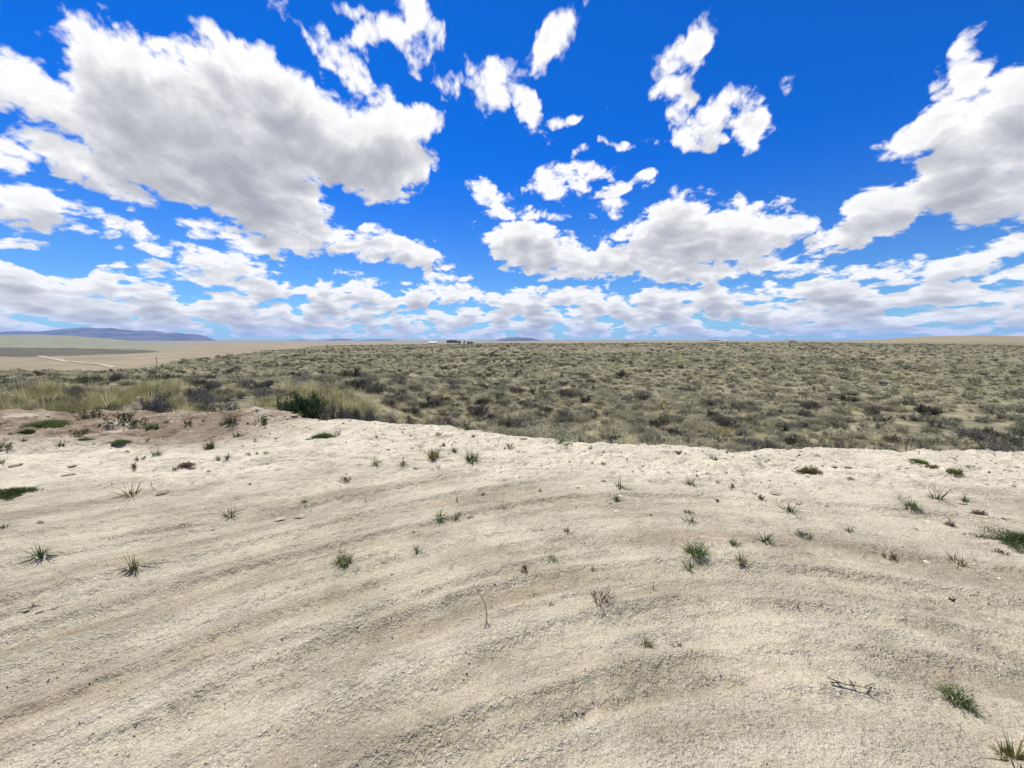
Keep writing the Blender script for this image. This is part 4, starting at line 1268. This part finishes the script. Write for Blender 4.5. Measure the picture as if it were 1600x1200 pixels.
def lump(seed, sub=3):
    import bmesh
    bm = bmesh.new()
    bmesh.ops.create_icosphere(bm, subdivisions=sub, radius=0.5)
    rs = np.random.default_rng(seed)
    off = rs.uniform(0, 50, 3)
    for v in bm.verts:
        k = 1 + 1.5 * float(fbm(np.array(v.co.x * 2.2 + off[0]), np.array(v.co.y * 2.2 + v.co.z * 1.7 + off[1]), 3, seed))
        v.co = v.co * k
        v.co.z = min(max(v.co.z * 0.62, -0.16), 0.20 + 0.12 * v.co.x)
    me = bpy.data.meshes.new('dirt_clod')
    bm.to_mesh(me); bm.free()
    me.materials.append(cm)
    return me
lumps = [lump(s) for s in range(6)]
CLODS = [(1303, 729, 11, 'brown clod on the right rim, left of a flat slab'), (1326, 730, 13, 'flat tilted clod right of the brown one on the right rim'),
         (1404, 733, 10, 'reddish clod below the bright green mat'), (1180, 771, 14, 'flat clod beside the brown sprout'), (1212, 772, 24, 'broken crust slab on a soil step at right'),
         (1240, 719, 13, 'clod on the rim above the low olive weed'), (1300, 720, 9, 'small dark clod right behind the low olive weed'), (24, 728, 22, 'reddish brown clod by the left edge'),
         (113, 729, 14, 'brown clod on pale crust at left'), (108, 742, 22, 'long brown clod under the rough soil at left'), (254, 770, 26, 'dark broken clod on the ridge by the sprawling tuft'),
         (438, 812, 24, 'brown crust clod left of centre'), (470, 807, 20, 'second brown crust clod left of centre'), (460, 650, 16, 'brown clod on top of the soil mound'),
         (448, 655, 11, 'small clod on the left slope of the soil mound'), (480, 686, 9, 'dark clod under the soil mound'), (714, 686, 12, 'clod below the small crest of the rim'),
         (818, 686, 18, 'pale slab on the rim at the centre'), (862, 700, 10, 'reddish clod left of the bright rim weed'), (1060, 705, 20, 'dark slab edge on the rim right of centre'),
         (40, 954, 12, 'left of three dark clods in a wheel track at left'), (63, 955, 13, 'middle of three dark clods in a wheel track at left'), (86, 949, 13, 'right of three dark clods in a wheel track at left'),
         (1575, 735, 13, 'clod near the right end of the rim'), (215, 905, 9, 'dark clod alone on open dirt at lower left'), (1206, 906, 8, 'small dark clod at lower right')]
for i, (px, py, wp, lab) in enumerate(CLODS):
    p = hit(px, py, pad_z, 0.8, 12)
    if p is None:
        d = ray(px, py); yy = float(rim_y(d[0] / d[1] * 6)) - 0.15; x = d[0] / d[1] * yy
        p = np.array([x, yy, float(pad_z(x, yy))])
    s = wp * p[1] / FPX
    o = link('dirt_clod', lumps[i % 6])
    o.location = p + np.array([0, 0, 0.01 * s]); o.scale = (s * 0.75, s * 0.6, s * 0.45); o.rotation_euler = (0, 0, rng.uniform(-.4, .4))
    tag(o, lab, 'clod')

# small clods and pebbles: far too many to count
pb_m, T, b = new_mat('pebbles')
geo = T.node('ShaderNodeNewGeometry')
T.put(b.inputs['Base Color'], T.mix(T.ramp(geo.outputs['Random Per Island'], 0.15, 1, smooth=False), c4(0.19, 0.155, 0.11), c4(0.52, 0.475, 0.38)))
oc_v = np.array([(1, 0, 0), (-1, 0, 0), (0, 1, 0), (0, -1, 0), (0, 0, 1), (0, 0, -.5)], float)
oc_f = np.array([(0, 2, 4), (2, 1, 4), (1, 3, 4), (3, 0, 4), (2, 0, 5), (1, 2, 5), (3, 1, 5), (0, 3, 5)])
def pebbles(name, x, y, size, label):
    z = pad_z(x, y)
    n = len(x)
    v = oc_v[None] * rng.uniform(0.5, 1.3, (n, 6, 1)) * size[:, None, None] * np.array([1, 0.8, 0.6])
    th = rng.uniform(0, 6.28, n); c, s = np.cos(th)[:, None], np.sin(th)[:, None]
    vx = v[..., 0] * c - v[..., 1] * s; vy = v[..., 0] * s + v[..., 1] * c
    V = np.stack([vx + x[:, None], vy + y[:, None], v[..., 2] + z[:, None] + 0.1 * size[:, None]], -1).reshape(-1, 3)
    F = (np.arange(n)[:, None, None] * 6 + oc_f[None]).reshape(-1, 3)
    tag(link(name, mesh_from(name, V, F, pb_m)), label=label, kind='stuff')
x, y = fan_points(30000, 1.0, 4.4, R(-64), R(64), 0.72)
g_ok = (pad_inside(x, y) > 0.1) & (vnoise(x * 1.5, y * 1.5, 95) + 0.5 * rng.normal(size=len(x)) * 0.3 > -0.22)
x, y = x[g_ok], y[g_ok]
pebbles('gravel', x, y, 0.0016 + 0.0055 * rng.uniform(0, 1, len(x)) ** 4, 'fine pale gravel lying all over the dirt pad')
x, y = fan_points(20000, 3.0, 12.0, R(-64), R(64), 1.0)
w_ = 0.10 + 0.9 * sstep(2.4, 0.4, pad_inside(x, y)) + 1.0 * rough_zone(x, y)
g_ok = (pad_inside(x, y) > -0.1) & (rng.uniform(size=len(x)) < w_ * (0.6 + vnoise(x * 1.2, y * 1.2, 96)))
x, y = x[g_ok], y[g_ok]
pebbles('crumbled_soil', x, y, 0.006 + 0.034 * rng.uniform(0, 1, len(x)) ** 3.5, 'small crumbled clods along the pad rim')

# ================================================================== far things
wood = plain_mat('grey_pole_wood', (0.10, 0.08, 0.065), scale=2)
p = hit(245, 568.5, ground_z, 60)
o = link('wooden_pole', None)
o.location = p
tag(o, 'thin dark wooden pole standing at the edge of the tan valley', 'pole')
P = Parts()
hgt = 11.5 * p[1] / FPX
rr_ = [0.16, 0.14, 0.12]; th = np.arange(8) * math.pi / 4
V = np.concatenate([np.stack([np.cos(th) * r, np.sin(th) * r, np.full(8, z)], -1) for r, z in zip(rr_, (-0.5, hgt * 0.6, hgt))])
F = np.array([(k * 8 + i, k * 8 + (i + 1) % 8, k * 8 + 8 + (i + 1) % 8, k * 8 + 8 + i) for k in range(2) for i in range(8)])
P.add(V, F)
link('post', P.mesh('post', [wood]), o)
P = Parts(); box(P, -0.55, 0.55, 0.14, 0.24, hgt - 0.5, hgt - 0.38)
link('crossarm', P.mesh('crossarm', [wood]), o)

wht = plain_mat('white_siding', (0.78, 0.77, 0.74), var=0.05)
roofm = plain_mat('brown_roofing', (0.24, 0.19, 0.165), scale=0.6)
metal = plain_mat('pale_metal_roof', (0.66, 0.66, 0.66), 0.5, 0.06)
darkw = plain_mat('dark_barn_boards', (0.10, 0.085, 0.072), scale=1)
pane = plain_mat('dark_window_glass', (0.03, 0.035, 0.04), 0.15, 0.05)

def building(name, px, dep, wd, dp, hw, hr, wallm, rfm, label, cat, wins=3, door=True, sink=0.0):
    x = (px - 800) / FPX * dep
    z = float(ground_z(x, dep)) - sink
    o = link(name, None); o.location = (x, dep, z); o.rotation_euler = (0, 0, R(4))
    tag(o, label, cat)
    P = Parts(); box(P, -wd / 2, wd / 2, -dp / 2, dp / 2, -0.5, hw)
    v = [(-wd / 2, -dp / 2, hw), (-wd / 2, dp / 2, hw), (-wd / 2, 0, hw + hr * .93), (wd / 2, -dp / 2, hw), (wd / 2, dp / 2, hw), (wd / 2, 0, hw + hr * .93)]
    P.add(v, [(0, 2, 1), (3, 4, 5)])
    link('wall', P.mesh('wall', [wallm]), o)
    P = Parts()
    e = 0.5
    for sgn in (-1, 1):
        a = np.array([(-wd / 2 - e, sgn * (dp / 2 + e), hw - e * 2 * hr / dp + .05), (wd / 2 + e, sgn * (dp / 2 + e), hw - e * 2 * hr / dp + .05), (wd / 2 + e, 0, hw + hr), (-wd / 2 - e, 0, hw + hr)])
        b2 = a + np.array([0, 0, 0.18])
        P.add(np.concatenate([a, b2]), [(0, 1, 2, 3), (4, 5, 6, 7), (0, 1, 5, 4), (1, 2, 6, 5), (3, 0, 4, 7)])
    link('roof', P.mesh('roof', [rfm]), o)
    P = Parts(); box(P, -0.65, 0.65, -0.06, 0.03, -0.6, 0.6); wme = P.mesh('window', [pane])
    for k in range(wins):
        w_ = link('window', wme, o); w_.location = (-wd / 2 + wd * (k + 0.7) / (wins + 0.6), -dp / 2, hw * 0.58)
    if door:
        P = Parts(); box(P, -0.55, 0.55, -0.07, 0.03, 0, 2.1)
        d_ = link('door', P.mesh('door', [darkw]), o); d_.location = (wd * 0.36, -dp / 2, 0.02)
    return o
building('farm_shed', 677, 720, 14, 8, 2.6, 1.2, wht, metal, 'long white shed left of the trees on the horizon', 'shed', 2)
building('barn', 735.5, 700, 9, 7, 2.2, 1.1, darkw, darkw, 'dark low barn right of the trees on the horizon', 'barn', 1, False)
building('farmhouse', 1232, 700, 13, 8, 2.7, 1.5, wht, roofm, 'white farmhouse with a brown roof on the right horizon', 'house', 3)
building('farm_shed', 1113, 760, 15, 8, 1.8, 1.1, wht, roofm, 'low dark-roofed shed on the horizon left of the white farmhouse', 'shed', 2)
building('farm_shed', 1129, 765, 7, 5, 1.7, 0.8, wht, metal, 'small white shed beside the dark-roofed one on the horizon', 'shed', 1, False)

L_TREE = leaf_mat('cottonwood_leaf', (0.045, 0.075, 0.032), (0.095, 0.130, 0.060), 0.3, 0.1)
L_CON = leaf_mat('conifer_needles', (0.018, 0.030, 0.018), (0.040, 0.055, 0.030), 0.15, 0.1)
def tree(px, dep, wd, hgt, label, conifer=False):
    x = (px - 800) / FPX * dep
    o = link('conifer' if conifer else 'shade_tree', None)
    o.location = (x, dep, float(ground_z(x, dep)))
    tag(o, label, 'tree', 'trees around the ranch on the horizon')
    B, L = Parts(), Parts()
    if conifer:
        p = np.array([[0, 0, -.3], [0, 0, hgt * .5]]); q = np.array([[0, 0, hgt * .5], [0, 0, hgt]])
        twigs(B, p, q, np.array([.18, .10]), np.array([.10, .03]))
        n = 700
        t = rng.uniform(0, 1, n) ** 0.75; a = rng.uniform(0, 6.28, n)
        r = wd / 2 * (1 - t) * rng.uniform(0.4, 1.1, n) + .08
        leaves(L, np.stack([np.cos(a) * r, np.sin(a) * r, hgt * (.08 + .92 * t)], -1), np.stack([np.cos(a), np.sin(a), -0.2 + 0 * a], -1), np.full(n, .8), np.full(n, .32))
    else:
        g = grow(7, 5, 5, 0.85, hgt * 0.95)
        p0 = np.array([[0, 0, -.3]]); p1 = np.array([[0, 0, hgt * .25]])
        twigs(B, p0, p1, np.array([.38]), np.array([.28]))
        for (a0, a1), r0 in zip(g, (.16, .08, .04)):
            twigs(B, a0 + [0, 0, hgt * .12], a1 + [0, 0, hgt * .12], np.full(len(a0), r0), np.full(len(a0), r0 * .5))
        k = np.repeat(np.arange(len(g[2][0])), 9); n = len(k)
        t = rng.uniform(.2, 1.2, n)[:, None]
        c = g[2][0][k] * (1 - t) + g[2][1][k] * t + rng.normal(scale=.35, size=(n, 3)) + [0, 0, hgt * .02]
        c[:, :2] *= wd / hgt
        leaves(L, c, rng.normal(size=(n, 3)), rng.uniform(.4, .8, n), rng.uniform(.25, .45, n))
    link('trunk', B.mesh('trunk', [wood]), o); link('crown', L.mesh('crown', [L_CON if conifer else L_TREE]), o)
tree(702, 735, 10, 8.5, 'leftmost broad shade tree on the horizon beside the white shed')
tree(708, 742, 11, 9.5, 'tallest broad shade tree in the horizon tree clump')
tree(713, 736, 9, 8.0, 'rightmost broad shade tree of the horizon clump')
tree(718.5, 738, 5, 6.0, 'narrow grey-green tree just right of the horizon clump')
tree(726, 715, 3.6, 5.6, 'small dark pointed conifer left of the dark barn', True)
tree(731, 722, 2.6, 3.6, 'smallest dark conifer beside the dark barn', True)
